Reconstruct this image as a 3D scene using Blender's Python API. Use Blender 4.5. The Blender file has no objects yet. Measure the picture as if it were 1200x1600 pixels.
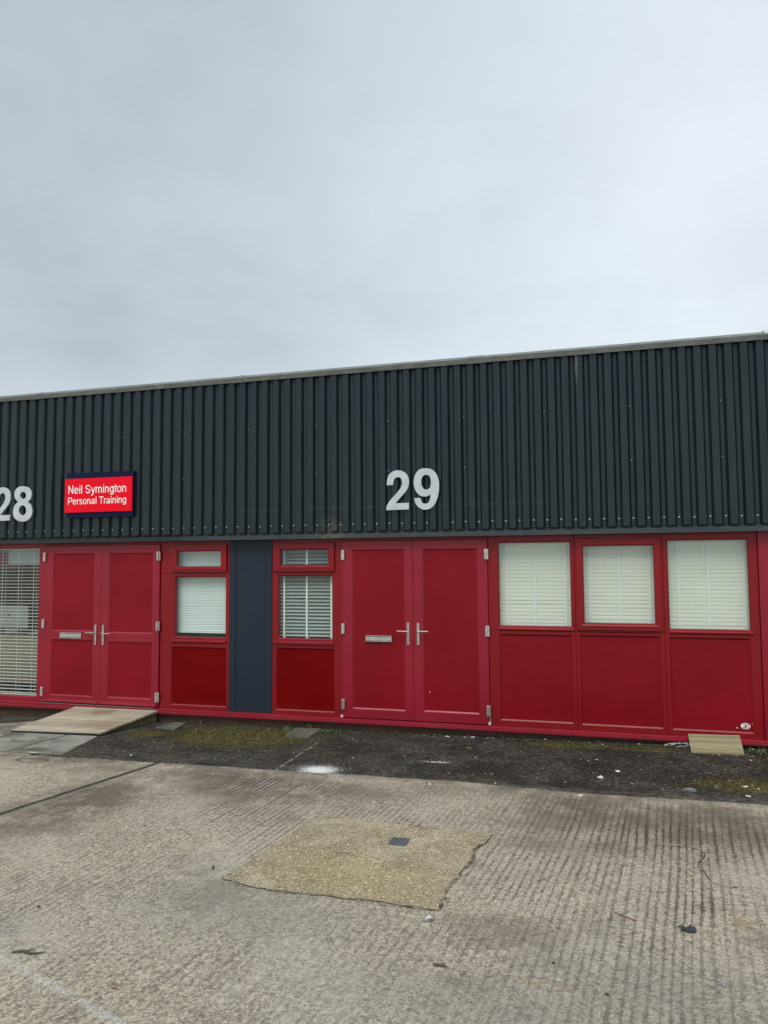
import bpy, bmesh, math, random
from mathutils import Vector, Matrix, noise as mnoise
random.seed(7)
C = bpy.context.scene.collection
R = math.radians

# ------------------------------------------------------------------ node helper
class NG:
    def __init__(s, tree):
        s.t = tree; s.n = tree.nodes; s.l = tree.links
    def new(s, typ, **kw):
        n = s.n.new(typ)
        for k, v in kw.items(): setattr(n, k, v)
        return n
    def set(s, sock, v):
        if v is None: return
        if hasattr(v, 'is_linked') or isinstance(v, bpy.types.NodeSocket): s.l.new(v, sock)
        else:
            if sock.type == 'RGBA' and not hasattr(v, '__len__'): v = (v, v, v, 1)
            if sock.type == 'RGBA' and len(v) == 3: v = (*v, 1)
            sock.default_value = v
    def m(s, op, a, b=None, c=None, clamp=False):
        n = s.new('ShaderNodeMath', operation=op); n.use_clamp = clamp
        s.set(n.inputs[0], a)
        if b is not None: s.set(n.inputs[1], b)
        if c is not None: s.set(n.inputs[2], c)
        return n.outputs[0]
    def add(s, a, b): return s.m('ADD', a, b)
    def sub(s, a, b): return s.m('SUBTRACT', a, b)
    def mul(s, a, b): return s.m('MULTIPLY', a, b)
    def mix(s, f, a, b, mode='MIX'):
        n = s.new('ShaderNodeMix', data_type='RGBA', blend_type=mode)
        s.set(n.inputs[0], f); s.set(n.inputs[6], a); s.set(n.inputs[7], b)
        return n.outputs[2]
    def rng(s, v, a, b, c=0.0, d=1.0, smooth=True):
        n = s.new('ShaderNodeMapRange'); n.clamp = True
        if smooth: n.interpolation_type = 'SMOOTHSTEP'
        s.set(n.inputs[0], v)
        for i, x in enumerate((a, b, c, d)): n.inputs[i+1].default_value = x
        return n.outputs[0]
    def pos(s):
        return s.new('ShaderNodeNewGeometry').outputs['Position']
    def obj(s):
        return s.new('ShaderNodeTexCoord').outputs['Object']
    def sep(s, v):
        n = s.new('ShaderNodeSeparateXYZ'); s.set(n.inputs[0], v); return n.outputs
    def com(s, x, y, z):
        n = s.new('ShaderNodeCombineXYZ')
        for i, v in enumerate((x, y, z)): s.set(n.inputs[i], v)
        return n.outputs[0]
    def map(s, v, scale=(1, 1, 1), rot=(0, 0, 0), loc=(0, 0, 0)):
        n = s.new('ShaderNodeMapping'); s.set(n.inputs[0], v)
        n.inputs['Scale'].default_value = scale; n.inputs['Rotation'].default_value = rot; n.inputs['Location'].default_value = loc
        return n.outputs[0]
    def noise(s, v, scale, detail=3, rough=.55, dist=0, col=False):
        n = s.new('ShaderNodeTexNoise'); s.set(n.inputs['Vector'], v)
        n.inputs['Scale'].default_value = scale; n.inputs['Detail'].default_value = detail
        n.inputs['Roughness'].default_value = rough; n.inputs['Distortion'].default_value = dist
        return n.outputs[1 if col else 0]
    def vor(s, v, scale, out='Distance', feature='F1', rand=1):
        n = s.new('ShaderNodeTexVoronoi', feature=feature); s.set(n.inputs['Vector'], v)
        n.inputs['Scale'].default_value = scale; n.inputs['Randomness'].default_value = rand
        return n.outputs[out]
    def blob(s, x, y, cx, cy, sx, sy, ang=0.0):
        dx = s.sub(x, cx); dy = s.sub(y, cy)
        if ang:
            ca, sa = math.cos(ang), math.sin(ang)
            dx, dy = s.add(s.mul(dx, ca), s.mul(dy, sa)), s.sub(s.mul(dy, ca), s.mul(dx, sa))
        a = s.m('POWER', s.m('DIVIDE', s.m('ABSOLUTE', dx), sx), 2.0)
        b = s.m('POWER', s.m('DIVIDE', s.m('ABSOLUTE', dy), sy), 2.0)
        return s.m('EXPONENT', s.mul(s.add(a, b), -1.0))
    def smax(s, *a):
        r = a[0]
        for q in a[1:]: r = s.m('MAXIMUM', r, q)
        return r

def mat(name, fn=None, col=(.5, .5, .5), rough=.6, metal=0, spec=.5, coat=0):
    m = bpy.data.materials.new(name); m.use_nodes = True
    g = NG(m.node_tree); b = g.n['Principled BSDF']
    b.inputs['Base Color'].default_value = (*col, 1); b.inputs['Roughness'].default_value = rough
    b.inputs['Metallic'].default_value = metal; b.inputs['Specular IOR Level'].default_value = spec
    b.inputs['Coat Weight'].default_value = coat
    if fn: fn(g, b)
    return m
def bump(g, b, h, dist=.01, strength=1.0):
    n = g.new('ShaderNodeBump'); n.inputs['Strength'].default_value = strength; n.inputs['Distance'].default_value = dist
    g.set(n.inputs['Height'], h); g.l.new(n.outputs[0], b.inputs['Normal'])

# ------------------------------------------------------------------ materials
def f_paint(col, dirt=.25, pink=.0):
    def f(g, b):
        p = g.pos(); x, y, z = g.sep(p)
        n1 = g.noise(p, 1.3, 4); n2 = g.noise(p, 60, 3); n3 = g.noise(g.map(p, (7, 7, .8)), 2.0, 4)
        c = g.mix(g.rng(n1, .3, .75), tuple(q*.9 for q in col), tuple(min(1, q*1.1) for q in col))
        dust = g.mul(g.rng(n3, .45, .85), dirt*.35)
        c = g.mix(dust, c, (.25, .06, .06))
        low = g.mul(g.rng(z, .16, -.06), g.mul(g.rng(g.noise(p, 38, 5, .7), .45, .62), .55))
        c = g.mix(low, c, (.10, .035, .028))
        scf = g.mul(g.rng(g.noise(g.map(p, (1, 1, 1), loc=(2, 0, 5)), 55, 3, .8), .69, .74), g.rng(g.noise(p, 1.7, 3), .52, .62))
        c = g.mix(g.mul(scf, .35), c, (.42, .20, .20))
        g.set(b.inputs['Base Color'], c)
        g.set(b.inputs['Roughness'], g.rng(n1, .2, .8, .26, .40))
        bump(g, b, g.add(g.mul(n2, .12), g.mul(g.noise(p, 2.2, 2), 1.6)), .005, .6)
    return f
M_red = mat('red_paint', f_paint((.285, .0032, .019), .14), spec=.5)
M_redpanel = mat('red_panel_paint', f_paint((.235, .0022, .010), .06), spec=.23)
M_redglossy = mat('deep_red_panel_reflection_tint', f_paint((.175, .0006, .0010), .02), spec=.10)  # weaker sky reflection on these panels put into a deeper base colour
M_redframe2 = mat('deep_red_frame_reflection_tint', f_paint((.245, .0014, .007), .05), spec=.4)  # same red; the frames' reflection difference put into the base colour

def f_navy(g, b):
    p = g.pos(); n = g.noise(g.map(p, (3, 3, .6)), 2, 5)
    g.set(b.inputs['Base Color'], g.mix(n, (.012, .021, .036), (.019, .029, .045)))
    bump(g, b, g.noise(p, 3, 2), .002, .4)
M_navy = mat('navy_panel_paint', f_navy, rough=.42, spec=.3)

def f_clad(g, b):
    p = g.pos(); x, y, z = g.sep(p)
    n1 = g.noise(g.map(p, (1.2, 1, .35)), 1.6, 5); n2 = g.noise(g.map(p, (14, 1, 1.2)), 1.5, 5)
    c = g.mix(g.rng(n2, .3, .75), (.0078, .0170, .0215), (.0138, .0248, .0298))
    # each sheet has weathered a little differently
    sheet = g.vor(g.com(g.mul(g.add(x, 7.53), 1/.866), 0, 0), 1.0, 'Color')
    c = g.mix(.18, c, g.mix(g.sep(sheet)[0], (.005, .009, .014), (.014, .021, .025)))
    alg = g.mul(g.rng(g.noise(g.map(p, (2.6, 1, .5)), 1.1, 6, .65), .5, .74), g.rng(g.add(z, g.mul(n1, .8)), 3.5, 2.2, .10, .55))
    c = g.mix(alg, c, (.012, .019, .009))
    # faint streaks and smudges
    st = g.mul(g.blob(x, z, -.195, 3.80, .012, .15), .42)
    c = g.mix(st, c, (.30, .31, .27))
    sp = g.mul(g.rng(g.noise(p, 38, 2), .69, .76), g.rng(g.noise(p, 2, 3), .45, .7))
    c = g.mix(g.mul(sp, .5), c, (.17, .17, .13))
    bl = g.smax(g.blob(x, z, -3.08, 2.30, .045, .022), g.blob(x, z, -2.93, 2.30, .045, .02))
    c = g.mix(g.mul(bl, g.rng(g.noise(p, 45, 3), .35, .6)), c, (.006, .007, .008))
    mo = g.mul(g.blob(x, z, -2.95, 2.13, .13, .10), g.rng(g.noise(p, 25, 4), .42, .6))
    c = g.mix(g.mul(mo, .55), c, (.11, .105, .065))
    hz = g.mul(g.mul(g.blob(z, z, 2.35, 2.35, .012, 9), g.blob(x, x, -1.9, -1.9, 2.4, 9)), g.rng(g.noise(p, 6, 3), .4, .65))
    c = g.mix(g.mul(hz, .3), c, (.10, .11, .10))
    # rusty hole near the right edge
    c = g.mix(g.mul(g.blob(x, z, 1.57, 2.93, .022, .06), g.rng(g.noise(p, 60, 3), .35, .5)), c, (.012, .006, .004))
    g.set(b.inputs['Base Color'], c)
    g.set(b.inputs['Roughness'], g.rng(n2, .3, .8, .20, .30))
    bump(g, b, g.add(n1, g.mul(g.noise(p, 30, 3), .06)), .002, .4)
M_clad = mat('dark_steel_cladding', f_clad, spec=.45)

def f_cap(g, b):
    p = g.pos(); x, y, z = g.sep(p)
    n = g.noise(g.map(p, (2, 1, 9)), 2.3, 6, .7)
    c = g.mix(g.rng(n, .3, .7), (.085, .095, .088), (.155, .165, .150))
    a = g.mul(g.rng(g.noise(g.map(p, (3, 1, 12)), 2, 6, .7), .47, .68), g.rng(z, 3.965, 3.93))
    c = g.mix(g.mul(a, .8), c, (.075, .078, .030))
    d = g.mul(g.rng(g.noise(g.map(p, (6, 1, 40)), 3, 6, .7), .5, .7), g.rng(z, 3.96, 3.94))
    c = g.mix(g.mul(d, .6), c, (.03, .03, .024))
    g.set(b.inputs['Base Color'], c)
    bump(g, b, g.noise(p, 40, 4), .003, .5)
M_cap = mat('weathered_grey_capping', f_cap, rough=.55)
M_cap2 = mat('pale_grey_capping', lambda g, b: g.set(b.inputs['Base Color'], g.mix(g.noise(g.pos(), 12, 4), (.34, .36, .34), (.52, .54, .53))), rough=.5)

def f_flash(g, b):
    p = g.pos(); x, y, z = g.sep(p)
    n = g.noise(g.map(p, (3, 1, 10)), 2, 5, .7)
    c = g.mix(g.rng(n, .3, .7), (.016, .024, .028), (.028, .038, .043))
    worn = g.mul(g.rng(g.add(x, g.mul(g.noise(p, 5, 3), 1.6)), -3.6, -4.2), g.rng(g.noise(g.map(p, (2.2, 1, 40)), 1.4, 4, .6), .30, .42))
    c = g.mix(g.mul(worn, .93), c, (.008, .009, .010))
    mo = g.mul(g.blob(x, x, -2.95, -2.95, .22, 9), g.rng(g.noise(p, 40, 4), .42, .6))
    c = g.mix(g.mul(mo, .7), c, (.14, .14, .09))
    g.set(b.inputs['Base Color'], c)
    bump(g, b, n, .004, .6)
M_flash = mat('dark_flashing', f_flash, rough=.5)

def f_brick(g, b):
    p = g.pos(); x, y, z = g.sep(p)
    br = g.new('ShaderNodeTexBrick'); g.set(br.inputs['Vector'], g.com(x, g.add(z, .012), 0))
    br.inputs['Scale'].default_value = 1; br.inputs['Brick Width'].default_value = .225; br.inputs['Row Height'].default_value = .075
    br.inputs['Mortar Size'].default_value = .006; br.inputs['Color1'].default_value = (.19, .065, .045, 1)
    br.inputs['Color2'].default_value = (.12, .05, .036, 1); br.inputs['Mortar'].default_value = (.09, .085, .07, 1)
    c = g.mix(g.mul(g.rng(g.noise(p, 14, 5), .35, .7), .6), br.outputs[0], (.05, .045, .03))
    mo = g.mul(g.rng(z, -.10, -.20), g.rng(g.noise(p, 6, 4), .4, .65))
    c = g.mix(g.mul(mo, .8), c, (.035, .045, .012))
    g.set(b.inputs['Base Color'], c)
    bump(g, b, g.sub(g.noise(p, 60, 4), br.outputs[1]), .006, .7)
M_brick = mat('damp_brick', f_brick, rough=.85)

def f_glass(m):
    g = NG(m.node_tree); g.n.remove(g.n['Principled BSDF']); out = g.n['Material Output']
    tr = g.new('ShaderNodeBsdfTransparent'); tr.inputs[0].default_value = (.90, .95, .925, 1)
    gl = g.new('ShaderNodeBsdfGlossy'); gl.inputs['Roughness'].default_value = .015
    lw = g.new('ShaderNodeLayerWeight'); lw.inputs[0].default_value = .5
    fr = g.m('MULTIPLY_ADD', g.m('POWER', lw.outputs['Facing'], 4.0), .85, .075)
    p = g.pos()
    bm_ = g.new('ShaderNodeBump'); bm_.inputs['Strength'].default_value = .12; bm_.inputs['Distance'].default_value = .01
    g.set(bm_.inputs['Height'], g.noise(p, 2.2, 2)); g.l.new(bm_.outputs[0], gl.inputs['Normal'])
    f = g.m('MINIMUM', fr, 1.0)
    mx = g.new('ShaderNodeMixShader'); g.set(mx.inputs[0], f)
    g.l.new(tr.outputs[0], mx.inputs[1]); g.l.new(gl.outputs[0], mx.inputs[2]); g.l.new(mx.outputs[0], out.inputs[0])
M_glass = mat('window_glass'); f_glass(M_glass)

def f_metal(c0, c1):
    def f(g, b):
        p = g.obj(); n = g.noise(p, 30, 5)
        g.set(b.inputs['Base Color'], g.mix(g.rng(n, .35, .7), c0, c1))
        g.set(b.inputs['Roughness'], g.rng(n, .3, .7, .22, .45))
    return f
M_steel = mat('brushed_steel', f_metal((.62, .60, .55), (.42, .40, .36)), metal=.85)
M_steelwhite = mat('pale_hinge_cover', f_metal((.60, .58, .54), (.38, .36, .33)), metal=.35)
M_darkslot = mat('dark_slot', col=(.10, .10, .11), rough=.4, metal=.4)
M_screw = mat('screw_head', f_metal((.62, .64, .64), (.35, .37, .37)), metal=.3)
M_digit = mat('silver_digit_paint', lambda g, b: (g.set(b.inputs['Base Color'], g.mix(g.rng(g.noise(g.pos(), 9, 5), .3, .75), (.49, .53, .55), (.60, .635, .65)))), rough=.42)
M_digitside = M_digit
M_signred = mat('bright_red_sign', lambda g, b: g.set(b.inputs['Base Color'], g.mix(g.noise(g.pos(), 3, 3), (.82, .001, .014), (.90, .003, .022))), rough=.4, spec=.15)
M_signnavy = mat('navy_sign', lambda g, b: g.set(b.inputs['Base Color'], g.mix(g.noise(g.pos(), 3, 3), (.004, .007, .034), (.007, .010, .045))), rough=.45, spec=.15)
M_letter = mat('white_lettering', col=(.86, .84, .84), rough=.4)

def f_blind(c0, c1):
    def f(g, b):
        p = g.pos(); n = g.noise(g.map(p, (.6, 1, 6)), 3, 3)
        g.set(b.inputs['Base Color'], g.mix(g.rng(n, .3, .7), c0, c1))
    return f
M_blind = mat('cream_blind_slat', f_blind((.82, .825, .71), (.87, .875, .78)), rough=.42)
M_blindmint = mat('pale_mint_blind', f_blind((.72, .81, .78), (.78, .86, .83)), rough=.5)
M_blindgrey = mat('grey_white_blind_slat', f_blind((.34, .39, .37), (.42, .47, .45)), rough=.42)
M_blindwhite = mat('white_blind_slat', f_blind((.80, .81, .78), (.86, .86, .84)), rough=.4)
M_tape = mat('white_ladder_tape', col=(.86, .90, .87), rough=.7)
M_roomwall = mat('room_wall_plaster', lambda g, b: g.set(b.inputs['Base Color'], g.mix(g.noise(g.pos(), 2, 3), (.40, .39, .36), (.47, .46, .42))), rough=.8)
M_roomdark = mat('room_floor_carpet', lambda g, b: g.set(b.inputs['Base Color'], g.mix(g.noise(g.pos(), 40, 3), (.02, .022, .03), (.04, .042, .05))), rough=.9)

def f_conc(g, b, patch=False):
    p = g.pos(); x, y, z = g.sep(p)
    ang = R(6)
    u = g.sub(g.mul(x, math.cos(ang)), g.mul(y, math.sin(ang)))
    v = g.add(g.mul(x, math.sin(ang)), g.mul(y, math.cos(ang)))
    wob = g.mul(g.sub(g.noise(p, .45, 1), .5), .06)
    wob2 = g.mul(g.sub(g.noise(g.map(p, (1, .5, 1)), 9, 3), .5), .013)
    uw = g.add(g.add(u, g.mul(g.sub(g.noise(g.com(g.mul(u, 3.2), g.mul(v, .15), 0), 1.0, 2, .6), .5), .10)), g.add(wob, wob2))
    # tamped grooves: irregular ridges about 45 mm apart running away from the camera
    gq = g.noise(p, 24, 4, .65)
    s1 = g.m('SINE', g.mul(uw, 2*math.pi/.049))
    s1 = g.m('MULTIPLY_ADD', s1, .5, .5)
    s1 = g.m('POWER', s1, .6)
    st = g.noise(g.com(g.mul(uw, 21), g.mul(v, .7), 0), 1.0, 2, .5)
    st2 = g.noise(g.com(g.mul(uw, 60), g.mul(v, 1.8), 0), 1.0, 3, .6)
    ks = g.noise(p, 48, 3, .65)
    groove = g.add(g.mul(g.sub(gq, .5), .9), g.add(g.mul(g.sub(ks, .5), .7), g.add(g.mul(s1, .72), g.add(g.mul(g.rng(st, .3, .7), .28), g.mul(g.sub(st2, .5), .35)))))
    # how strongly the ridges survive: worn smooth in places
    big = g.noise(g.map(p, (1, 1, 1), loc=(3.1, 0, 0)), .75, 4, .55)
    amp = g.rng(big, .40, .62, .30, 1.0)
    amp = g.mul(amp, g.rng(g.noise(g.map(p, loc=(8, 1, 0)), 2.6, 4, .6), .36, .58, .35, 1.0))
    lowleft = g.rng(g.add(g.mul(x, .8), g.mul(y, 1.0)), -6.2, -6.9, 0, .45)
    z1 = g.smax(g.blob(x, y, -2.9, -2.05, 1.1, .34, -.12), g.blob(x, y, -3.05, -2.18, 1.0, .42, -.25), g.blob(x, y, -4.1, -2.95, .45, .75, -.2))       # strong ridges top left
    z2 = g.smax(g.blob(x, y, .35, -2.60, 1.2, .70), g.mul(g.blob(x, y, .45, -3.6, .30, .6), .8))             # and top right
    z3 = g.blob(x, y, .1, -4.3, .9, .9)
    amp = g.smax(amp, z1, z2, g.mul(z3, .7))
    edge = g.rng(g.add(y, g.mul(g.noise(p, 5, 3), .10)), -1.95, -1.80, 1.0, .12)
    sm = g.sub(1.0, g.mul(g.blob(x, y, -1.9, -4.35, .8, .45), .75))
    # the slab left of the joint is floated much smoother
    left = g.rng(g.sub(x, g.mul(g.add(y, 1.72), .229)), -4.10, -4.20)
    amp = g.mul(amp, g.sub(1.0, lowleft)); amp = g.mul(g.mul(amp, edge), g.mul(sm, g.sub(1.0, g.mul(left, .82))))
    g1 = g.noise(p, 55, 5, .72); g2 = g.noise(p, 150, 3, .65); g3 = g.noise(p, 16, 4, .65)
    gb = g.noise(g.map(p, (1.4, 1, 1)), 34, 3, .6)
    warm = g.noise(p, 1.1, 5, .6)
    base = g.mix(g.rng(warm, .32, .68), (.412, .352, .258), (.512, .443, .330))
    base = g.mix(g.mul(g.rng(g.noise(g.map(p, loc=(9, 4, 0)), .55, 3), .45, .7), .45), base, (.400, .362, .295))
    # fine grain: sand, pale stone, and pits with relief shade put into the colour
    gk = g.add(g.mul(g.noise(p, 105, 3, .75), .58), g.add(g.mul(g.noise(p, 52, 3, .7), .28), g.mul(g.noise(p, 15, 3, .6), .14)))
    pj = g.new('ShaderNodeVectorMath', operation='MULTIPLY_ADD'); g.set(pj.inputs[0], g.noise(p, 120, 2, .6, 0, True)); pj.inputs[1].default_value = (.012, .012, .012); g.set(pj.inputs[2], p)
    ca = g.sep(g.vor(pj.outputs[0], 98, 'Color')); cb = g.sep(g.vor(pj.outputs[0], 47, 'Color'))
    base = g.mix(g.rng(gk, .40, .492, .74, 0), base, (.130, .106, .075))
    base = g.mix(g.rng(gk, .508, .59, 0, .55), base, (.72, .645, .50))
    base = g.mix(g.rng(ca[0], .16, .22, .60, 0), base, (.150, .122, .088))
    base = g.mix(g.rng(ca[1], .76, .82, 0, .62), base, (.74, .67, .52))
    base = g.mix(g.rng(cb[0], .09, .13, .45, 0), base, (.14, .115, .085))
    base = g.mix(g.rng(cb[1], .86, .90, 0, .55), base, (.70, .61, .45))
    base = g.mix(g.rng(g2, .36, .47, .35, 0), base, (.10, .088, .068))
    vc = g.vor(p, 62, 'Distance'); vcol = g.sep(g.vor(p, 62, 'Color'))
    stone = g.mul(g.rng(vc, .30, .22), g.rng(vcol[0], .80, .84))
    base = g.mix(g.mul(stone, .85), base, g.mix(vcol[1], (.80, .74, .58), (.44, .35, .22)))
    dark = g.mul(g.rng(vc, .24, .16), g.rng(vcol[2], .93, .95))
    base = g.mix(g.mul(dark, .7), base, (.05, .045, .035))
    # dirt lying in the grooves, darkened further to stand in for groove shade
    gd = g.mul(g.rng(g.add(g.mul(groove, 1.0), g.mul(g.sub(g1, .5), .4)), .44, .32), amp)
    dz = g.smax(z1, z2, g.mul(z3, .6), .50)
    base = g.mix(g.mul(gd, g.m('MINIMUM', g.mul(dz, 1.25), .95)), base, (.085, .070, .052))
    top_ = g.mul(g.rng(groove, .66, .86), g.mul(amp, .34))
    base = g.mix(top_, base, (.55, .51, .42))
    # larger dirty areas
    rag_ = g.noise(g.map(p, (1.3, 1, 1)), 3.2, 5, .65)
    d = g.smax(g.mul(z1, .95), g.mul(g.blob(x, y, -.25, -2.35, .6, .35), .65), g.mul(g.blob(x, y, .6, -2.35, .9, .5), .75), g.mul(g.blob(x, y, -.1, -2.95, .7, .16), .5),
               g.mul(g.blob(x, y, -5.15, -1.82, .5, .07), 1.1), g.mul(g.rng(y, -1.85, -1.74), .8))
    band = g.mul(g.rng(g.add(y, g.mul(g.noise(p, 4, 4, .7), .55)), -2.02, -1.62), g.rng(x, -1.1, -.3, .35, 1))
    d = g.m('MINIMUM', g.mul(g.smax(d, band), 1.7), 1.0)
    base = g.mix(g.mul(g.mul(d, g.rng(rag_, .30, .60)), .72), base, (.118, .090, .064))
    pale = g.mul(g.rng(g.noise(g.map(p, loc=(2, 9, 0)), 1.3, 5, .6), .50, .66), .35)
    base = g.mix(g.mul(pale, .7), base, (.62, .565, .46))
    damp = g.mul(g.rng(g.noise(g.map(p, (1, 1.6, 1), loc=(6, 3, 0)), 1.0, 6, .65), .53, .68), .50)
    base = g.mix(damp, base, (.17, .145, .11))
    grey = g.smax(g.blob(x, y, -1.85, -4.35, .7, .3), g.blob(x, y, -.5, -4.85, .8, .25), g.blob(x, y, -3.0, -4.8, .12, .09), g.blob(x, y, .15, -4.6, .6, .3))
    base = g.mix(g.mul(grey, .42), base, (.255, .24, .225))
    rust = g.mul(g.smax(g.blob(x, y, .66, -3.83, .05, .07), g.blob(x, y, -.28, -4.62, .12, .035), g.mul(g.blob(x, y, .50, -3.28, .07, .11), .7), g.mul(g.blob(x, y, .5, -4.9, .1, .1), .6)), g.rng(g.noise(p, 22, 4), .42, .62))
    base = g.mix(g.mul(rust, .7), base, (.33, .19, .065))
    brn = g.mul(g.smax(g.blob(x, y, .72, -3.98, .10, .10), g.mul(g.blob(x, y, -.3, -2.35, .3, .22), .5)), g.rng(g.noise(p, 14, 4), .35, .6))
    base = g.mix(g.mul(brn, .6), base, (.15, .105, .065))
    # worn white painted line, bottom left
    ld = g.m('ABSOLUTE', g.add(g.add(g.mul(g.add(x, 2.825), .32), g.mul(g.add(y, 5.041), .947)), g.mul(g.sub(g.noise(p, 3, 3), .5), .05)))
    ln = g.mul(g.mul(g.rng(ld, .034, .006), g.rng(g.add(gk, g.mul(g.noise(p, 9, 2), .25)), .50, .72)), g.rng(x, -1.75, -1.95))
    base = g.mix(g.mul(ln, .55), base, (.68, .70, .66))
    # joint between the two slabs, filled with moss and grit
    jx = g.m('ABSOLUTE', g.sub(g.sub(x, g.mul(g.add(y, 1.72), .229)), g.add(-4.125, g.mul(g.sub(g.noise(p, 4, 4), .5), .035))))
    jm = g.rng(g.add(jx, g.mul(g.sub(g1, .5), .02)), .036, .020)
    base = g.mix(jm, base, g.mix(g.rng(g.noise(p, 12, 4), .4, .6), (.05, .05, .035), (.095, .090, .05)))
    jl = g.mul(g.mul(g.rng(jx, .10, .03), g.sub(1.0, jm)), .3)
    base = g.mix(jl, base, (.40, .375, .33))
    # a ring of wet dirt round the buried cover on the left
    dx = g.sub(x, -5.42); dy = g.mul(g.sub(y, -1.875), 2.4)
    rr = g.m('SQRT', g.add(g.m('POWER', g.m('ABSOLUTE', dx), 2.0), g.m('POWER', g.m('ABSOLUTE', dy), 2.0)))
    ring = g.rng(g.m('ABSOLUTE', g.sub(g.add(rr, g.mul(g.sub(g.noise(p, 8, 3), .5), .12)), .17)), .04, .01)
    base = g.mix(g.mul(ring, .75), base, (.10, .088, .07))
    g.set(b.inputs['Base Color'], base)
    g.set(b.inputs['Roughness'], .88)
    h = g.add(g.mul(g.mul(groove, amp), .9), g.add(g.mul(g1, .55), g.add(g.mul(g2, .22), g.mul(g3, .35))))
    h = g.sub(h, g.mul(jm, 2.2))
    bump(g, b, g.add(h, g.mul(gk, 1.2)), .022, 1.0)
M_conc = mat('grooved_concrete', f_conc, spec=.25)

def f_patch(g, b):
    p = g.pos(); x, y, z = g.sep(p)
    n = g.noise(p, 4, 7, .7)
    c = g.mix(g.rng(n, .38, .62), (.225, .190, .125), (.365, .315, .220))
    c = g.mix(g.mul(g.blob(x, y, -1.45, -3.75, .55, .28, -.3), .5), c, (.30, .25, .105))
    c = g.mix(g.mul(g.smax(g.blob(x, y, -1.1, -3.95, .35, .2), g.blob(x, y, -.9, -3.2, .1, .3)), .35), c, (.30, .235, .15))
    g1 = g.noise(p, 70, 4, .65)
    c = g.mix(g.rng(g1, .36, .50, .75, 0), c, (.075, .062, .036))
    c = g.mix(g.rng(g1, .52, .68, 0, .5), c, (.46, .39, .23))
    for sc, thr, k in ((52, .62, 0), (85, .60, 1), (34, .84, 2)):
        pv = g.map(p, (1, 1, 1), loc=(k*3.3, k*1.7, 0))
        d = g.vor(pv, sc, 'Distance'); cc = g.sep(g.vor(pv, sc, 'Color'))
        s = g.mul(g.rng(g.add(d, g.mul(g.sub(g1, .5), .3)), .36, .26), g.rng(cc[0], thr, thr+.03))
        c = g.mix(g.mul(s, .85), c, g.mix(cc[1], (.70, .61, .40), (.50, .38, .18)))
        s = g.mul(g.rng(d, .3, .2), g.rng(cc[2], .93, .95))
        c = g.mix(g.mul(s, .6), c, (.04, .04, .035))
    g.set(b.inputs['Base Color'], c); g.set(b.inputs['Roughness'], .9)
    bump(g, b, g.add(g1, g.noise(p, 28, 4)), .010, .9)
M_patch = mat('sandy_aggregate_concrete', f_patch, spec=.25)

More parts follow.
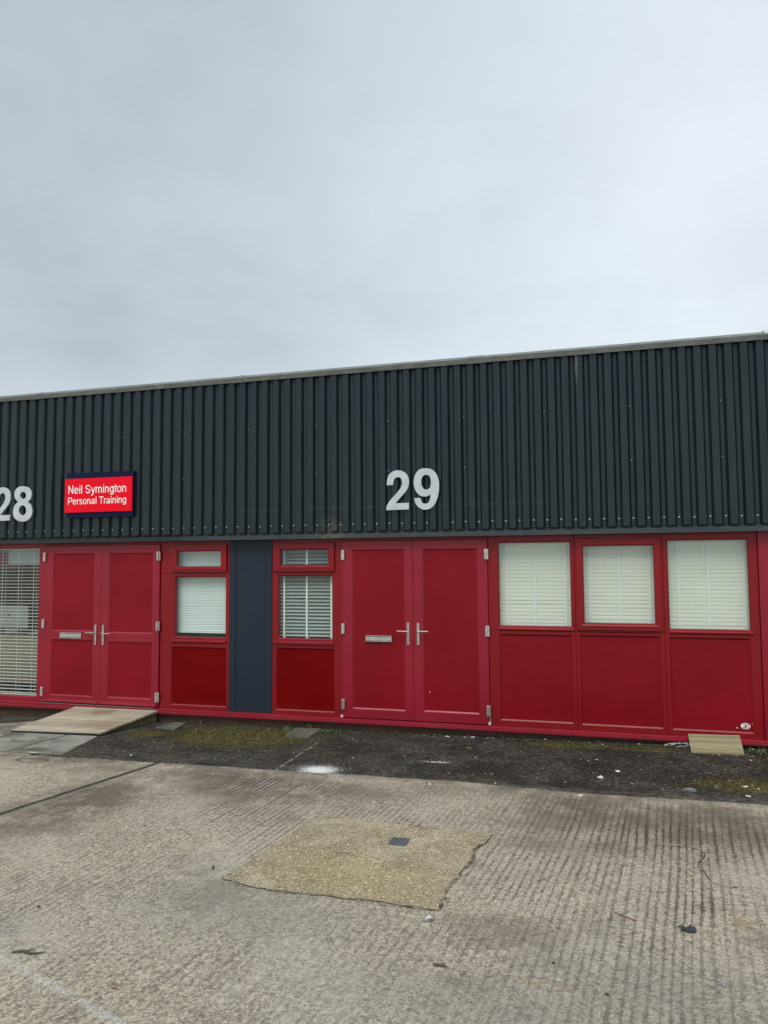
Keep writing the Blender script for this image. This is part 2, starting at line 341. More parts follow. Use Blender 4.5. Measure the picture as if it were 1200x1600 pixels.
def f_tar(g, b):
    p = g.pos(); x, y, z = g.sep(p)
    n = g.noise(p, 1.6, 5, .6); g1 = g.noise(p, 90, 4, .7); g3 = g.noise(p, 9, 5, .65)
    c = g.mix(g.rng(n, .3, .7), (.014, .013, .010), (.046, .042, .031))
    # older, paler patch left of the seam; blacker worn stretch to the right
    c = g.mix(g.mul(g.rng(x, -2.86, -2.92), .35), c, (.075, .070, .055))
    c = g.mix(g.mul(g.blob(x, y, -2.1, -.7, .9, .6), .35), c, (.065, .062, .050))
    c = g.mix(g.mul(g.rng(x, -1.0, -.2), g.rng(g3, .35, .7, .2, .6)), c, (.024, .023, .021))
    c = g.mix(g.rng(g1, .5, .66, 0, .75), c, (.15, .14, .115))
    vt = g.vor(p, 48, 'Distance'); vtc = g.sep(g.vor(p, 48, 'Color'))
    c = g.mix(g.mul(g.mul(g.rng(vt, .34, .22), g.rng(vtc[0], .80, .86)), .7), c, g.mix(vtc[1], (.24, .22, .18), (.10, .09, .07)))
    c = g.mix(g.rng(g1, .3, .42, .6, 0), c, (.012, .012, .010))
    dust = g.mul(g.rng(g.add(y, g.mul(g3, .5)), -.95, -1.4, 0, 1), g.rng(g3, .4, .62))
    c = g.mix(g.mul(dust, .30), c, (.105, .096, .075))
    # moss
    ms = g.smax(g.mul(g.blob(x, y, -3.85, -.50, 1.0, .62), 1.5), g.mul(g.blob(x, y, -4.95, -.62, .32, .24), 1.2), g.mul(g.blob(x, y, -3.0, -.35, .3, .2), .8),
                g.mul(g.blob(x, y, -.35, -.24, .6, .17), 1.3), g.mul(g.blob(x, y, .35, -.27, .5, .16), 1.2), g.mul(g.blob(x, y, 1.1, -1.35, .6, .26), 1.3), g.mul(g.blob(x, y, .6, -1.45, .25, .15), .6), g.mul(g.blob(x, y, 1.5, -.5, .25, .25), .8),
                g.mul(g.rng(y, -.07, -.01), .8))
    mm = g.rng(g.mul(ms, g.add(.1, g.mul(g.noise(p, 12, 7, .95), 1.25))), .32, .70)
    moss = g.mix(g.rng(g.noise(p, 34, 5, .7), .35, .65), (.020, .024, .002), (.135, .115, .006))
    c = g.mix(g.mul(mm, .92), c, moss)
    wet = g.rng(g.noise(g.map(p, loc=(4, 4, 0)), 2.4, 6, .7), .42, .62)
    g5 = g.noise(p, 32, 4, .75); c = g.mix(g.rng(g5, .52, .60, 0, .65), c, (.105, .096, .07)); c = g.mix(g.rng(g5, .41, .48, .8, 0), c, (.012, .011, .009)); pebb = g.sep(g.vor(p, 45, 'Color')); c = g.mix(g.rng(pebb[0], .8, .88, 0, .35), c, (.17, .155, .12)); c = g.mix(g.rng(pebb[1], .2, .28, .45, 0), c, (.012, .011, .010))
    c = g.mix(g.mul(wet, g.mul(g.sub(1.0, g.mul(mm, .8)), .65)), c, (.010, .010, .009))
    # white powder spilled over the edge and crumbs of it further along
    def powder(cx, cy, sx, sy, k, sc):
        return g.mul(g.rng(g.add(g.blob(x, y, cx, cy, sx, sy, -.05), g.mul(g.sub(g.noise(p, sc, 4, .8), .5), k)), .50, .68), 1.0)
    pw = g.rng(g.add(g.noise(p, 80, 3, .8), g.add(g.mul(g.blob(x, y, -2.50, -1.64, .17, .12, -.05), .26), g.mul(g.blob(x, y, -2.52, -1.58, .34, .22, -.05), .13))), .66, .78)
    pw2 = g.mul(g.rng(g.mul(g.blob(x, y, -1.52, -1.15, .27, .07), g.noise(p, 55, 3, .7)), .40, .47), 1.0)
    c = g.mix(g.smax(g.mul(pw, .92), g.mul(pw2, .6)), c, (.74, .74, .72))
    seam = g.m('ABSOLUTE', g.add(g.sub(x, -2.895), g.mul(g.sub(g.noise(p, 6, 3), .5), .06)))
    c = g.mix(g.mul(g.rng(seam, .02, .006), g.mul(g.rng(g.noise(p, 25, 3), .42, .55), g.rng(y, -.5, -.9))), c, (.23, .225, .17))
    # larger crack between the bays on the right
    ed = g.rng(g.add(y, g.mul(g.sub(g.noise(p, 7, 4), .5), .06)), -1.69, -1.735)
    c = g.mix(g.mul(g.mul(ed, g.rng(x, -.9, -1.3, .12, 1)), g.rng(g.noise(p, 11, 4), .4, .55, .15, .9)), c, (.33, .31, .25))
    g.set(b.inputs['Base Color'], c)
    g.set(b.inputs['Roughness'], g.rng(n, .3, .7, .62, .9))
    bump(g, b, g.add(g1, g.add(g.mul(g3, 1.2), g.mul(mm, .7))), .009, .9)
M_tar = mat('old_tarmac', f_tar, spec=.18)

def f_slab(g, b):
    p = g.obj(); n = g.noise(p, 3, 5, .65); g1 = g.noise(p, 80, 4, .65)
    c = g.mix(g.rng(n, .3, .7), (.205, .205, .175), (.30, .297, .255))
    c = g.mix(g.rng(g1, .3, .5, .4, 0), c, (.08, .08, .07))
    c = g.mix(g.rng(g.noise(p, 2.3, 6, .7), .47, .60, 0, .8), c, (.095, .085, .064))
    xs_, ys_, zs_ = g.sep(p); c = g.mix(g.mul(g.smax(g.blob(xs_, ys_, -5.72, -1.55, .28, .10), g.blob(xs_, ys_, -6.2, -.75, .9, .09)), .85), c, (.07, .058, .042))
    g.set(b.inputs['Base Color'], c); bump(g, b, g.add(g1, n), .004, .7)
M_slab = mat('grey_paving_slab', f_slab, rough=.85)
def f_cover(g, b):
    p = g.obj(); n = g.noise(p, 12, 5, .65)
    g.set(b.inputs['Base Color'], g.mix(g.rng(n, .3, .7), (.060, .058, .042), (.125, .122, .095))); bump(g, b, n, .006, .8)
M_cover = mat('weathered_stone_cover', f_cover, rough=.85)
M_castiron = mat('blue_grey_cast_iron', lambda g, b: (g.set(b.inputs['Base Color'], g.mix(g.noise(g.obj(), 60, 3), (.045, .055, .062), (.16, .175, .185)))), rough=.5, metal=.2)

def f_wood(c0, c1, c2, stain=True):
    def f(g, b):
        p = g.obj(); x, y, z = g.sep(p)
        n = g.noise(g.map(p, (1.6, 26, 26)), 1.6, 6, .7); n2 = g.noise(p, 3.4, 4)
        c = g.mix(g.rng(n, .3, .72), c0, c1)
        c = g.mix(g.mul(g.rng(g.noise(g.map(p, (2, 60, 60)), 2, 4), .55, .72), .6), c, c2)
        c = g.mix(g.rng(n2, .52, .75, 0, .45), c, c2)
        pk = g.new('ShaderNodeTexWhiteNoise', noise_dimensions='1D'); g.set(pk.inputs['W'], g.m('FLOOR', g.mul(g.add(y, .5), 1/.116 if stain else 1/.041)))
        c = g.mix(g.mul(pk.outputs['Value'], .45), c, c2)
        fr_ = g.m('FRACT', g.mul(g.add(y, .5), 1/.116 if stain else 1/.041)); c = g.mix(g.mul(g.rng(fr_, .12, .02), .55), c, (.05, .04, .028))
        if stain:
            s = g.mul(g.smax(g.blob(x, y, .02, .22, .30, .10, .2), g.mul(g.blob(x, y, .35, -.1, .3, .2), .6)), g.rng(g.noise(p, 6, 4), .35, .6))
            c = g.mix(g.mul(s, .6), c, (.16, .10, .045))
        g.set(b.inputs['Base Color'], c); bump(g, b, n, .004, .7)
    return f
M_wood = mat('weathered_ramp_boards', f_wood((.36, .315, .225), (.53, .48, .365), (.19, .15, .10)), rough=.8)
M_woodside = mat('dark_timber_edge', f_wood((.075, .060, .026), (.14, .115, .055), (.05, .04, .02), False), rough=.85)  # darker brown than the boards, for bearers and support blocks
M_wood2 = mat('ridged_treated_board', f_wood((.27, .235, .13), (.41, .365, .215), (.12, .09, .045), False), rough=.8)
M_woodblack = mat('black_edge_strip', col=(.012, .011, .009), rough=.8)  # near-black strip along the front edge of the ramp
M_grass = mat('weed_leaf', lambda g, b: g.set(b.inputs['Base Color'], g.mix(g.noise(g.pos(), 25, 3), (.045, .085, .018), (.12, .15, .05))), rough=.6)
M_chip = mat('pale_stone_chip', lambda g, b: g.set(b.inputs['Base Color'], g.mix(g.rng(g.noise(g.pos(), 7, 1), .35, .65), (.20, .18, .15), (.66, .64, .58))), rough=.8)
M_white = mat('white_fragment', lambda g, b: g.set(b.inputs['Base Color'], g.mix(g.noise(g.obj(), 60, 3), (.40, .38, .33), (.78, .76, .71))), rough=.7)
M_greystone = mat('grey_stone', lambda g, b: g.set(b.inputs['Base Color'], g.mix(g.noise(g.obj(), 40, 4), (.14, .15, .15), (.27, .28, .27))), rough=.8)
M_bluerag = mat('blue_grey_cloth', lambda g, b: g.set(b.inputs['Base Color'], g.mix(g.noise(g.obj(), 50, 4), (.018, .023, .028), (.060, .072, .085))), rough=.7)
M_twig = mat('dark_twig', col=(.075, .060, .042), rough=.8)
M_rustbit = mat('red_brown_scrap', col=(.22, .10, .065), rough=.8)
M_wire = mat('old_cable', lambda g, b: g.set(b.inputs['Base Color'], g.mix(g.rng(g.noise(g.obj(), 9, 2), .45, .56), (.03, .03, .028), (.28, .27, .23))), rough=.45)
M_screen = mat('silver_white_monitor', col=(.62, .64, .64), rough=.35)
M_logo = mat('dark_logo', col=(.03, .03, .03), rough=.3)
M_desk = mat('pale_wood_desk', lambda g, b: g.set(b.inputs['Base Color'], g.mix(g.noise(g.map(g.pos(), (1, 1, 14)), 2, 4), (.50, .40, .26), (.64, .53, .37))), rough=.5)
M_paper = mat('pale_paper', col=(.60, .66, .64), rough=.8)
M_redcloth = mat('red_cloth', col=(.35, .02, .03), rough=.8)
M_chair = mat('black_chair_fabric', col=(.02, .022, .028), rough=.7)
M_roof = mat('grey_roof_sheet', col=(.12, .13, .13), rough=.6)
M_caulk = mat('white_foam_block', col=(.62, .58, .55), rough=.8)

# ------------------------------------------------------------------ mesh builder
class MB:
    def __init__(s): s.b = bmesh.new()
    def poly(s, pts):
        try: return s.b.faces.new([s.b.verts.new(p) for p in pts])
        except ValueError: return None
    def box(s, x0, x1, y0, y1, z0, z1, bev=0, mtx=None):
        t = bmesh.new()
        bmesh.ops.create_cube(t, size=1, matrix=Matrix.Translation(((x0+x1)/2, (y0+y1)/2, (z0+z1)/2)) @ Matrix.Diagonal((x1-x0, y1-y0, z1-z0, 1)))
        if bev: bmesh.ops.bevel(t, geom=t.edges[:], offset=bev, segments=2, profile=.6, affect='EDGES')
        if mtx: bmesh.ops.transform(t, matrix=mtx, verts=t.verts)
        s.join(t)
    def join(s, t):
        m = bpy.data.meshes.new('tmp'); t.to_mesh(m); t.free(); s.b.from_mesh(m); bpy.data.meshes.remove(m)
    def prism(s, prof, x0, x1):
        """closed profile [(y,z)...] extruded along x"""
        n = len(prof)
        a = [s.b.verts.new((x0, y, z)) for y, z in prof]; c = [s.b.verts.new((x1, y, z)) for y, z in prof]
        for i in range(n): s.b.faces.new((a[i], a[(i+1) % n], c[(i+1) % n], c[i]))
        s.b.faces.new(a[::-1]); s.b.faces.new(c)
    def hull(s, pts):
        t = bmesh.new(); vs = [t.verts.new(p) for p in pts]
        r = bmesh.ops.convex_hull(t, input=vs)
        bmesh.ops.delete(t, geom=[v for v in t.verts if not v.link_faces], context='VERTS')
        s.join(t)
    def tube(s, pts, r, seg=8):
        rings = []
        for i, p in enumerate(pts):
            p = Vector(p); d = (Vector(pts[min(i+1, len(pts)-1)]) - Vector(pts[max(i-1, 0)])).normalized()
            q = d.to_track_quat('Z', 'Y').to_matrix(); rr = r[i] if hasattr(r, '__len__') else r
            rings.append([s.b.verts.new(p + q @ Vector((math.cos(k*2*math.pi/seg)*rr, math.sin(k*2*math.pi/seg)*rr, 0))) for k in range(seg)])
        for a, c in zip(rings, rings[1:]):
            for k in range(seg): s.b.faces.new((a[k], a[(k+1) % seg], c[(k+1) % seg], c[k]))
        s.b.faces.new(rings[0][::-1]); s.b.faces.new(rings[-1])
    def build(s, name, m, parent=None, smooth=False, loc=None):
        bmesh.ops.recalc_face_normals(s.b, faces=s.b.faces)
        me = bpy.data.meshes.new(name)
        if loc is not None: bmesh.ops.translate(s.b, vec=-Vector(loc), verts=s.b.verts)
        s.b.to_mesh(me); s.b.free()
        me.materials.append(m)
        if smooth:
            for f in me.polygons: f.use_smooth = True
        o = bpy.data.objects.new(name, me); C.objects.link(o)
        if loc is not None: o.location = loc
        if parent: o.parent = parent
        return o

def tag(o, label=None, cat=None, group=None, kind=None):
    if label: o['label'] = label
    if cat: o['category'] = cat
    if group: o['group'] = group
    if kind: o['kind'] = kind
    return o
def empty(name, loc=(0, 0, 0)):
    o = bpy.data.objects.new(name, None); o.location = loc; o.empty_display_size = .1; C.objects.link(o); return o
def adopt(child, parent):
    """parent while keeping the world place (parents here are never rotated)"""
    child.parent = parent; child.location = Vector(child.location) - Vector(parent.location); return child

def G(x): return -.122 + .0128*max(-12, min(12, x))

# ------------------------------------------------------------------ ground
def sheet(name, xs, ys, dz, m, kind='structure'):
    b = MB()
    V = [[b.b.verts.new((x, y, G(x)+dz)) for x in xs] for y in ys]
    for j in range(len(ys)-1):
        for i in range(len(xs)-1): b.b.faces.new((V[j][i], V[j][i+1], V[j+1][i+1], V[j+1][i]))
    return tag(b.build(name, m), kind=kind)
sheet('ground', [-400, -12, 12, 400], [-400, -12, 12, 400], 0, M_conc)

# the tarmac strip in front of the units, with a slightly ragged front edge
b = MB(); fr = []; n = 260
for i in range(n+1):
    x = -5.60 + 17.6*i/n
    e = -1.70 + .012*mnoise.noise(Vector((x*6, 0, 0))) + .018*mnoise.noise(Vector((x*1.3, 3, 0)))
    if x > -1.3: e -= .10*min(1, (x+1.3)/1.1) + .03*mnoise.noise(Vector((x*2.2, 7, 0)))*min(1, (x+1.3))
    fr.append((x, e))
for (xa, ea), (xb, eb) in zip(fr, fr[1:]):
    sa = xa
    b.poly([(xa, ea, G(xa)+.006), (xb, eb, G(xb)+.006), (xb, .01, G(xb)+.006), (xa, .01, G(xa)+.006)])
    b.poly([(xa, ea, G(xa)+.006), (xb, eb, G(xb)+.006), (xb, eb-.012, G(xb)-.002), (xa, ea-.012, G(xa)-.002)])
tag(b.build('tarmac_strip', M_tar), kind='structure')
# its far-left continuation against the wall, narrow
b = MB()
b.poly([(-12, -.62, G(-12)+.006), (-7.35, -.62, G(-7.35)+.006), (-6.55, -.03, G(-6.55)+.006), (-6.5, .01, G(-6.5)+.006), (-12, .01, G(-12)+.006)])
tag(b.build('tarmac_verge', M_tar), kind='structure')
# paving slabs in front of unit 28: big cast slabs, one thin top each
b = MB()
def slab(pts, dz=.010):
    cx = sum(p[0] for p in pts)/len(pts); cy = sum(p[1] for p in pts)/len(pts)
    q = [(cx+(x-cx)*.985, cy+(y-cy)*.985) for x, y in pts]
    b.poly([(x, y, G(x)+dz) for x, y in q])
    for i in range(len(q)):
        (xa, ya), (xb, yb) = q[i], q[(i+1) % len(q)]
        b.poly([(xa, ya, G(xa)+dz), (xb, yb, G(xb)+dz), (xb, yb, G(xb)-.01), (xa, ya, G(xa)-.01)])
slab([(-5.92, -1.655), (-5.255, -1.67), (-5.47, -.70), (-5.80, -.70)])
slab([(-6.62, -1.64), (-5.94, -1.655), (-5.82, -.70), (-6.45, -.70)])
slab([(-7.35, -1.63), (-6.64, -1.64), (-6.47, -.70), (-7.10, -.66)])
slab([(-8.10, -1.62), (-7.37, -1.63), (-7.14, -.67), (-7.9, -.66)])
slab([(-7.06, -.62), (-6.30, -.66), (-6.30, -.04), (-6.50, -.04)])
slab([(-6.28, -.68), (-5.62, -.68), (-5.62, -.04), (-6.28, -.04)])
tag(b.build('paving', M_slab), kind='structure')

# concrete repair patch with broken edges
PT = [(-2.219, -3.975), (-2.063, -2.815), (-1.745, -2.80), (-1.351, -2.834), (-1.071, -2.849), (-.756, -2.866), (-.785, -3.073), (-.835, -3.20), (-.808, -3.355), (-.853, -3.561), (-.880, -3.838), (-.885, -4.077), (-1.187, -4.052), (-1.564, -4.045), (-1.836, -4.051), (-2.003, -4.030)]
def ragged(pts, amp, off, seed, grow=0):
    out = []; c = Vector((-1.45, -3.45))
    for i in range(len(pts)):
        a, d = Vector(pts[i]), Vector(pts[(i+1) % len(pts)])
        k = max(2, int((d-a).length/.022))
        nn = Vector((d.y-a.y, -(d.x-a.x))).normalized()
        if nn.dot((a+d)/2 - c) < 0: nn = -nn
        for j in range(k):
            p = a.lerp(d, j/k)
            w = amp*(mnoise.noise(Vector((p.x*9, p.y*9, seed))) + .6*mnoise.noise(Vector((p.x*31, p.y*31, seed))))
            out.append(p + nn*(w+off))
    return out
def flat(pts, dz, name, m):
    bb = bmesh.new(); vs = [bb.verts.new((p[0], p[1], G(p[0])+dz)) for p in pts]
    es = [bb.edges.new((vs[i], vs[(i+1) % len(vs)])) for i in range(len(vs))]
    bmesh.ops.triangle_fill(bb, edges=es, use_beauty=True)
    q = MB(); q.b.free(); q.b = bb
    return q.build(name, m)
def f_gap(g, b):
    p = g.pos(); n = g.noise(p, 26, 4)
    g.set(b.inputs['Base Color'], g.mix(g.rng(n, .35, .65), (.05, .044, .028), (.27, .235, .165))); bump(g, b, g.noise(p, 80, 3), .008, 1)
M_gap = mat('gritty_moss_gap', f_gap, rough=.95)
gap = flat(ragged([(x+(0.006 if x > -1 else 0), y) for x, y in PT], .026, .002, 5.5), .0035, 'patch_gap', M_gap); tag(gap, kind='structure')
pa = flat(ragged(PT, .016, -.006, 1.5), .0065, 'concrete_patch', M_patch); tag(pa, kind='structure')

# ------------------------------------------------------------------ the building
BX0, BX1 = -13.0, 8.0
bld = empty('industrial_unit_building', (-2.5, 0, -.12))
tag(bld, 'long low industrial building with dark ribbed cladding above red doors and windows', 'building')
def part(bm_, name, m, smooth=False):
    o = bm_.build(name, m, smooth=smooth); adopt(o, bld); return o
def sub(bm_, name, m, parent, smooth=False):
    o = bm_.build(name, m, smooth=smooth); o.parent = parent; return o

# ribbed cladding
PITCH = .14435; XV0 = -7.456
prof = []
i0 = int((BX0-XV0)/PITCH)+1; i1 = int((BX1-XV0)/PITCH)-1
CR, VA = -.106, -.070
for i in range(i0, i1+1):
    c = XV0+i*PITCH
    prof += [(c-.0385, CR), (c-.0170, VA), (c+.0170, VA), (c+.0385, CR)]
b = MB()
zs = [2.082, 2.6, 3.2, 3.93]
rows = [[b.b.verts.new((x, y, z + (.003*mnoise.noise(Vector((x*.8, 0, 1))) if z < 2.1 else 0))) for x, y in prof] for z in zs]
for r0, r1 in zip(rows, rows[1:]):
    for k in range(len(prof)-1): b.b.faces.new((r0[k], r0[k+1], r1[k+1], r1[k]))
# returned thickness at the cut bottom edge
back = [b.b.verts.new((x, y+.0025, 2.082)) for x, y in prof]; back2 = [b.b.verts.new((x, y+.0025, 2.2)) for x, y in prof]
for k in range(len(prof)-1):
    b.b.faces.new((rows[0][k], rows[0][k+1], back[k+1], back[k])); b.b.faces.new((back[k], back[k+1], back2[k+1], back2[k]))
clad = part(b, 'cladding', M_clad)
b = MB(); b.box(BX0, BX1, -.058, .18, 2.075, 3.90); part(b, 'upper_wall', M_flash)
# capping along the top
b = MB(); b.prism([(-.112, 3.893), (-.122, 3.890), (-.128, 3.944), (-.064, 3.984), (.30, 3.98), (.30, 3.93), (-.112, 3.925)], BX0, 1.645)
cap = part(b, 'capping', M_cap)
for x in (-7.03, -4.125, -1.25):     # lapped joints in the capping
    j = MB(); j.prism([(-.115, 3.889), (-.125, 3.886), (-.131, 3.946), (-.066, 3.9875), (.05, 3.987), (.05, 3.94), (-.115, 3.925)], x-.075, x+.075); sub(j, 'joint_cover', M_cap, bld).location = -Vector(bld.location)
b = MB(); b.prism([(-.118, 3.880), (-.132, 3.878), (-.136, 3.950), (-.060, 4.0), (.30, 3.995), (.30, 3.93), (-.118, 3.925)], 1.6455, BX1)
b.prism([(-.118, 3.940), (-.1365, 3.938), (-.1385, 3.953), (-.062, 4.003), (.1, 4.0), (.1, 3.96)], 1.612, 1.72)
part(b, 'end_capping', M_cap2)
# drip flashing
b = MB(); b.prism([(-.0605, 2.0745), (-.066, 2.0745), (-.067, 2.062), (-.112, 2.054), (-.118, 2.004), (-.108, 2.000), (-.103, 2.040), (-.061, 2.046)], BX0, BX1); part(b, 'drip_flashing', M_flash)
# screws: lower row, upper two rows and the capping
sm = MB(); sm.tube([(0, 0, 0), (0, -.004, 0), (0, -.0045, 0)], [.0085, .0085, .006], 10); sm.tube([(0, -.004, 0), (0, -.010, 0)], [.0050, .0045], 6)
s0 = sm.build('screw', M_screw)
spots = []
for i in range(0, 64):
    if i in (40,): continue
    spots.append((XV0+i*PITCH+random.uniform(-.003, .003), VA-.0005, 2.160+random.uniform(-.004, .004), 1.0))
for k in range(0, 11):
    x = XV0+.862-.004+k*.8661
    spots.append((x, VA-.0005, 3.322, .62))
    if k in (2, 4, 5, 6, 8, 9): spots.append((x, VA-.0005, 2.757, .62))
for x in (-7.05, -7.01, -5.572, -4.145, -4.105, -2.68, -1.27, -1.23, .274): spots.append((x, -.098, 3.967, 1.15))
for k, (x, y, z, s) in enumerate(spots[:100]):
    o = s0 if k == 0 else s0.copy()
    if k: C.objects.link(o)
    o.parent = bld; o.location = Vector((x, y, z)) - Vector(bld.location); o.scale = (s, s, s)

# red framework helpers ------------------------------------------------
def ring(b, ox0, ox1, oz0, oz1, ix0, ix1, iz0, iz1, yf, yb, bev=.013, bd=.012, gap=.0007):
    O = [(ox0, oz0), (ox1, oz0), (ox1, oz1), (ox0, oz1)]; I = [(ix0, iz0), (ix1, iz0), (ix1, iz1), (ix0, iz1)]
    J = [(ix0+bev, iz0+bev), (ix1-bev, iz0+bev), (ix1-bev, iz1-bev), (ix0+bev, iz1-bev)]
    r = .003
    for k in range(4):
        a, c = k, (k+1) % 4
        o0, o1, i0, i1, j0, j1 = O[a], O[c], I[a], I[c], J[a], J[c]
        d = Vector((o1[0]-o0[0], o1[1]-o0[1])).normalized(); nrm = Vector((-d.y, d.x))
        def sh(p, s_): return (p[0]+d.x*gap*s_, p[1]+d.y*gap*s_)
        o0, i0, j0 = sh(o0, 1), sh(i0, 1), sh(j0, 1); o1, i1, j1 = sh(o1, -1), sh(i1, -1), sh(j1, -1)
        q0 = (o0[0]+nrm.x*r+d.x*r, o0[1]+nrm.y*r+d.y*r); q1 = (o1[0]+nrm.x*r-d.x*r, o1[1]+nrm.y*r-d.y*r)
        P = lambda p, y: (p[0], y, p[1])
        b.poly([P(o0, yf+r), P(o1, yf+r), P(q1, yf), P(q0, yf)])              # softened outer arris
        b.poly([P(q0, yf), P(q1, yf), P(i1, yf), P(i0, yf)])                    # face
        b.poly([P(i0, yf), P(i1, yf), P(j1, yf+bd), P(j0, yf+bd)])              # bevel
        b.poly([P(j0, yf+bd), P(j1, yf+bd), P(j1, yb), P(j0, yb)])              # inner wall
        b.poly([P(o0, yf+r), P(o1, yf+r), P(o1, yb), P(o0, yb)])                # outer wall
        b.poly([P(o0, yf+r), P(q0, yf), P(i0, yf), P(j0, yf+bd), P(j0, yb), P(o0, yb)])
        b.poly([P(o1, yf+r), P(q1, yf), P(i1, yf), P(j1, yf+bd), P(j1, yb), P(o1, yb)])
def bead(b, x0, x1, z0, z1, y0, proud=.018):
    """small sloping cill bead under a pane"""
    y1 = y0-proud
    for s_ in (0,):
        b.prism([(y0+.0, z1), (y1+.004, z1-.010), (y1, z1-.014), (y1, z0+.004), (y1+.006, z0), (y0+.0, z0)], x0, x1)
def panel(cell, inner, mf, mp, yf=0.0, name='lower_panel'):
    b = MB(); ring(b, *cell, *inner, yf, yf+.055)
    o = part(b, name, mf)
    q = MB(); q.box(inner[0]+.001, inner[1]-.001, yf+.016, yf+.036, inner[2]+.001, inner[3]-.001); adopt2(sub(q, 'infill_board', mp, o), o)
    return o
def adopt2(o, parent):
    # sub-part meshes are modelled in world space; undo the parent's offset
    o.location = -(Vector(bld.location) + Vector(parent.location)) if parent is not bld else -Vector(bld.location)
    return o
def window(cell, inner, mf, yf=0.0, yb=.055, sash=None, beads=(), glass_y=.022, label=None):
    b = MB(); ring(b, *cell, *inner, yf, yb, bev=.010, bd=.010)
    for (x0, x1, z0, z1) in beads: bead(b, x0, x1, z0, z1, yf-.0005)
    f = part(b, 'window', mf)
    if sash:
        so, si = sash
        s = MB(); ring(s, *so, *si, yf-.030, yf+.030, bev=.010, bd=.012)
        bead(s, si[0]-.012, si[1]+.012, si[2]-.022, si[2]-.004, yf-.0305, .008)
        adopt2(sub(s, 'sash', mf, f), f); r = si
    else: r = inner
    g_ = MB(); g_.poly([(r[0]+.002, yf+glass_y-(.022 if sash else 0), r[2]+.002), (r[1]-.002, yf+glass_y-(.022 if sash else 0), r[2]+.002), (r[1]-.002, yf+glass_y-(.022 if sash else 0), r[3]-.002), (r[0]+.002, yf+glass_y-(.022 if sash else 0), r[3]-.002)])
    pn = sub(g_, 'pane', M_glass, f); adopt2(pn, f)
    if pn.data.polygons[0].normal.y > 0: pn.data.flip_normals()
    # black gasket round the pane
    k = MB(); yy = yf+glass_y-(.022 if sash else 0)-.001; w = .006
    bv = .010
    x0, x1, z0, z1 = r[0]+bv, r[1]-bv, r[2]+bv, r[3]-bv
    k.box(x0, x1, yy-.002, yy, z0, z0+w*.6); k.box(x0, x1, yy-.002, yy, z1-w*.6, z1); k.box(x0, x0+w*.6, yy-.002, yy, z0+w, z1-w); k.box(x1-w*.6, x1, yy-.002, yy, z0+w, z1-w)
    adopt2(sub(k, 'gasket', M_darkslot, f), f)
    if label: f['label'] = label
    return f

ZB, ZT = -.018, 2.004
# left window of unit 28 and one more bay beyond it
window((-9.30, -6.929, ZB, ZT), (-9.20, -7.016, .030, 1.955), M_red, label='tall window with open white blinds at the left edge')
panel((-13.0, -9.302, ZB, ZT), (-12.9, -9.40, .05, 1.93), M_red, M_redpanel, name='wall_panel')
# bay A
panel((-5.2165, -4.276, ZB, .770), (-5.062, -4.310, .022, .724), M_redframe2, M_redglossy)
window((-5.2165, -4.276, .771, 1.612), (-5.018, -4.320, .835, 1.577), M_redframe2, beads=[(-5.052, -4.316, .779, .813)])
window((-5.2165, -4.276, 1.613, ZT), (-5.02, -4.34, 1.655, 1.935), M_redframe2, sash=((-5.066, -4.306, 1.632, 1.962), (-4.988, -4.376, 1.684, 1.890)))
# navy pilaster
b = MB(); b.box(-4.2745, -3.7195, .012, .05, ZB, ZT)
b.box(-4.2745, -4.190, -.006, .0118, ZB, ZT, .0015); b.box(-4.186, -3.806, -.002, .0118, ZB, ZT, .0015); b.box(-3.802, -3.7195, -.006, .0118, ZB, ZT, .0015)
part(b, 'pilaster', M_navy)['label'] = 'navy blue panel between the two narrow windows'
# bay B
panel((-3.718, -2.8445, ZB, .770), (-3.672, -2.943, .026, .757-.012), M_redframe2, M_redglossy)
window((-3.718, -2.8445, .771, 1.614), (-3.650, -2.962, .844, 1.586), M_redframe2, beads=[(-3.69, -2.95, .790, .824)])
window((-3.718, -2.8445, 1.615, ZT), (-3.65, -2.97, 1.655, 1.935), M_redframe2, sash=((-3.694, -2.936, 1.634, 1.960), (-3.616, -3.002, 1.693, 1.893)))
# right-hand three-light bay
panel((-1.1755, -.2665, ZB, .990), (-1.066, -.304, .040, .953), M_redframe2, M_redpanel)
panel((-.2655, .6065, ZB, .990), (-.229, .567, .034, .957), M_redframe2, M_redpanel)
panel((.6075, 1.4875, ZB, .990), (.649, 1.400, .032, .953), M_redframe2, M_redpanel)
window((-1.1755, -.2665, .991, ZT), (-1.069, -.296, 1.030, 1.939), M_redframe2, beads=[(-1.072, -.285, .998, 1.024)])
window((-.2655, .6065, .991, ZT), (-.21, .55, 1.05, 1.92), M_redframe2, sash=((-.246, .580, 1.012, 1.962), (-.186, .531, 1.072, 1.893)))
window((.6075, 1.4875, .991, ZT), (.646, 1.412, 1.024, 1.939), M_redframe2, beads=[(.645, 1.424, .994, 1.020)])
# unit 30: flat cover strip then more panels
b = MB(); b.box(1.4895, 2.55, -.022, .05, ZB, ZT, .002); b.box(1.492, 1.510, -.030, -.0225, ZB, ZT, .002); part(b, 'cover_panel', M_red)
panel((2.552, 5.2, ZB, ZT), (2.65, 5.1, .05, 1.93), M_red, M_redpanel, name='wall_panel')
panel((5.202, 8.0, ZB, ZT), (5.3, 7.9, .05, 1.93), M_red, M_redpanel, name='wall_panel')
# head strip and damage hole, white chip dot
b = MB(); b.box(BX0, BX1, .0, .17, 2.006, 2.0745); part(b, 'head_strip', M_redframe2)
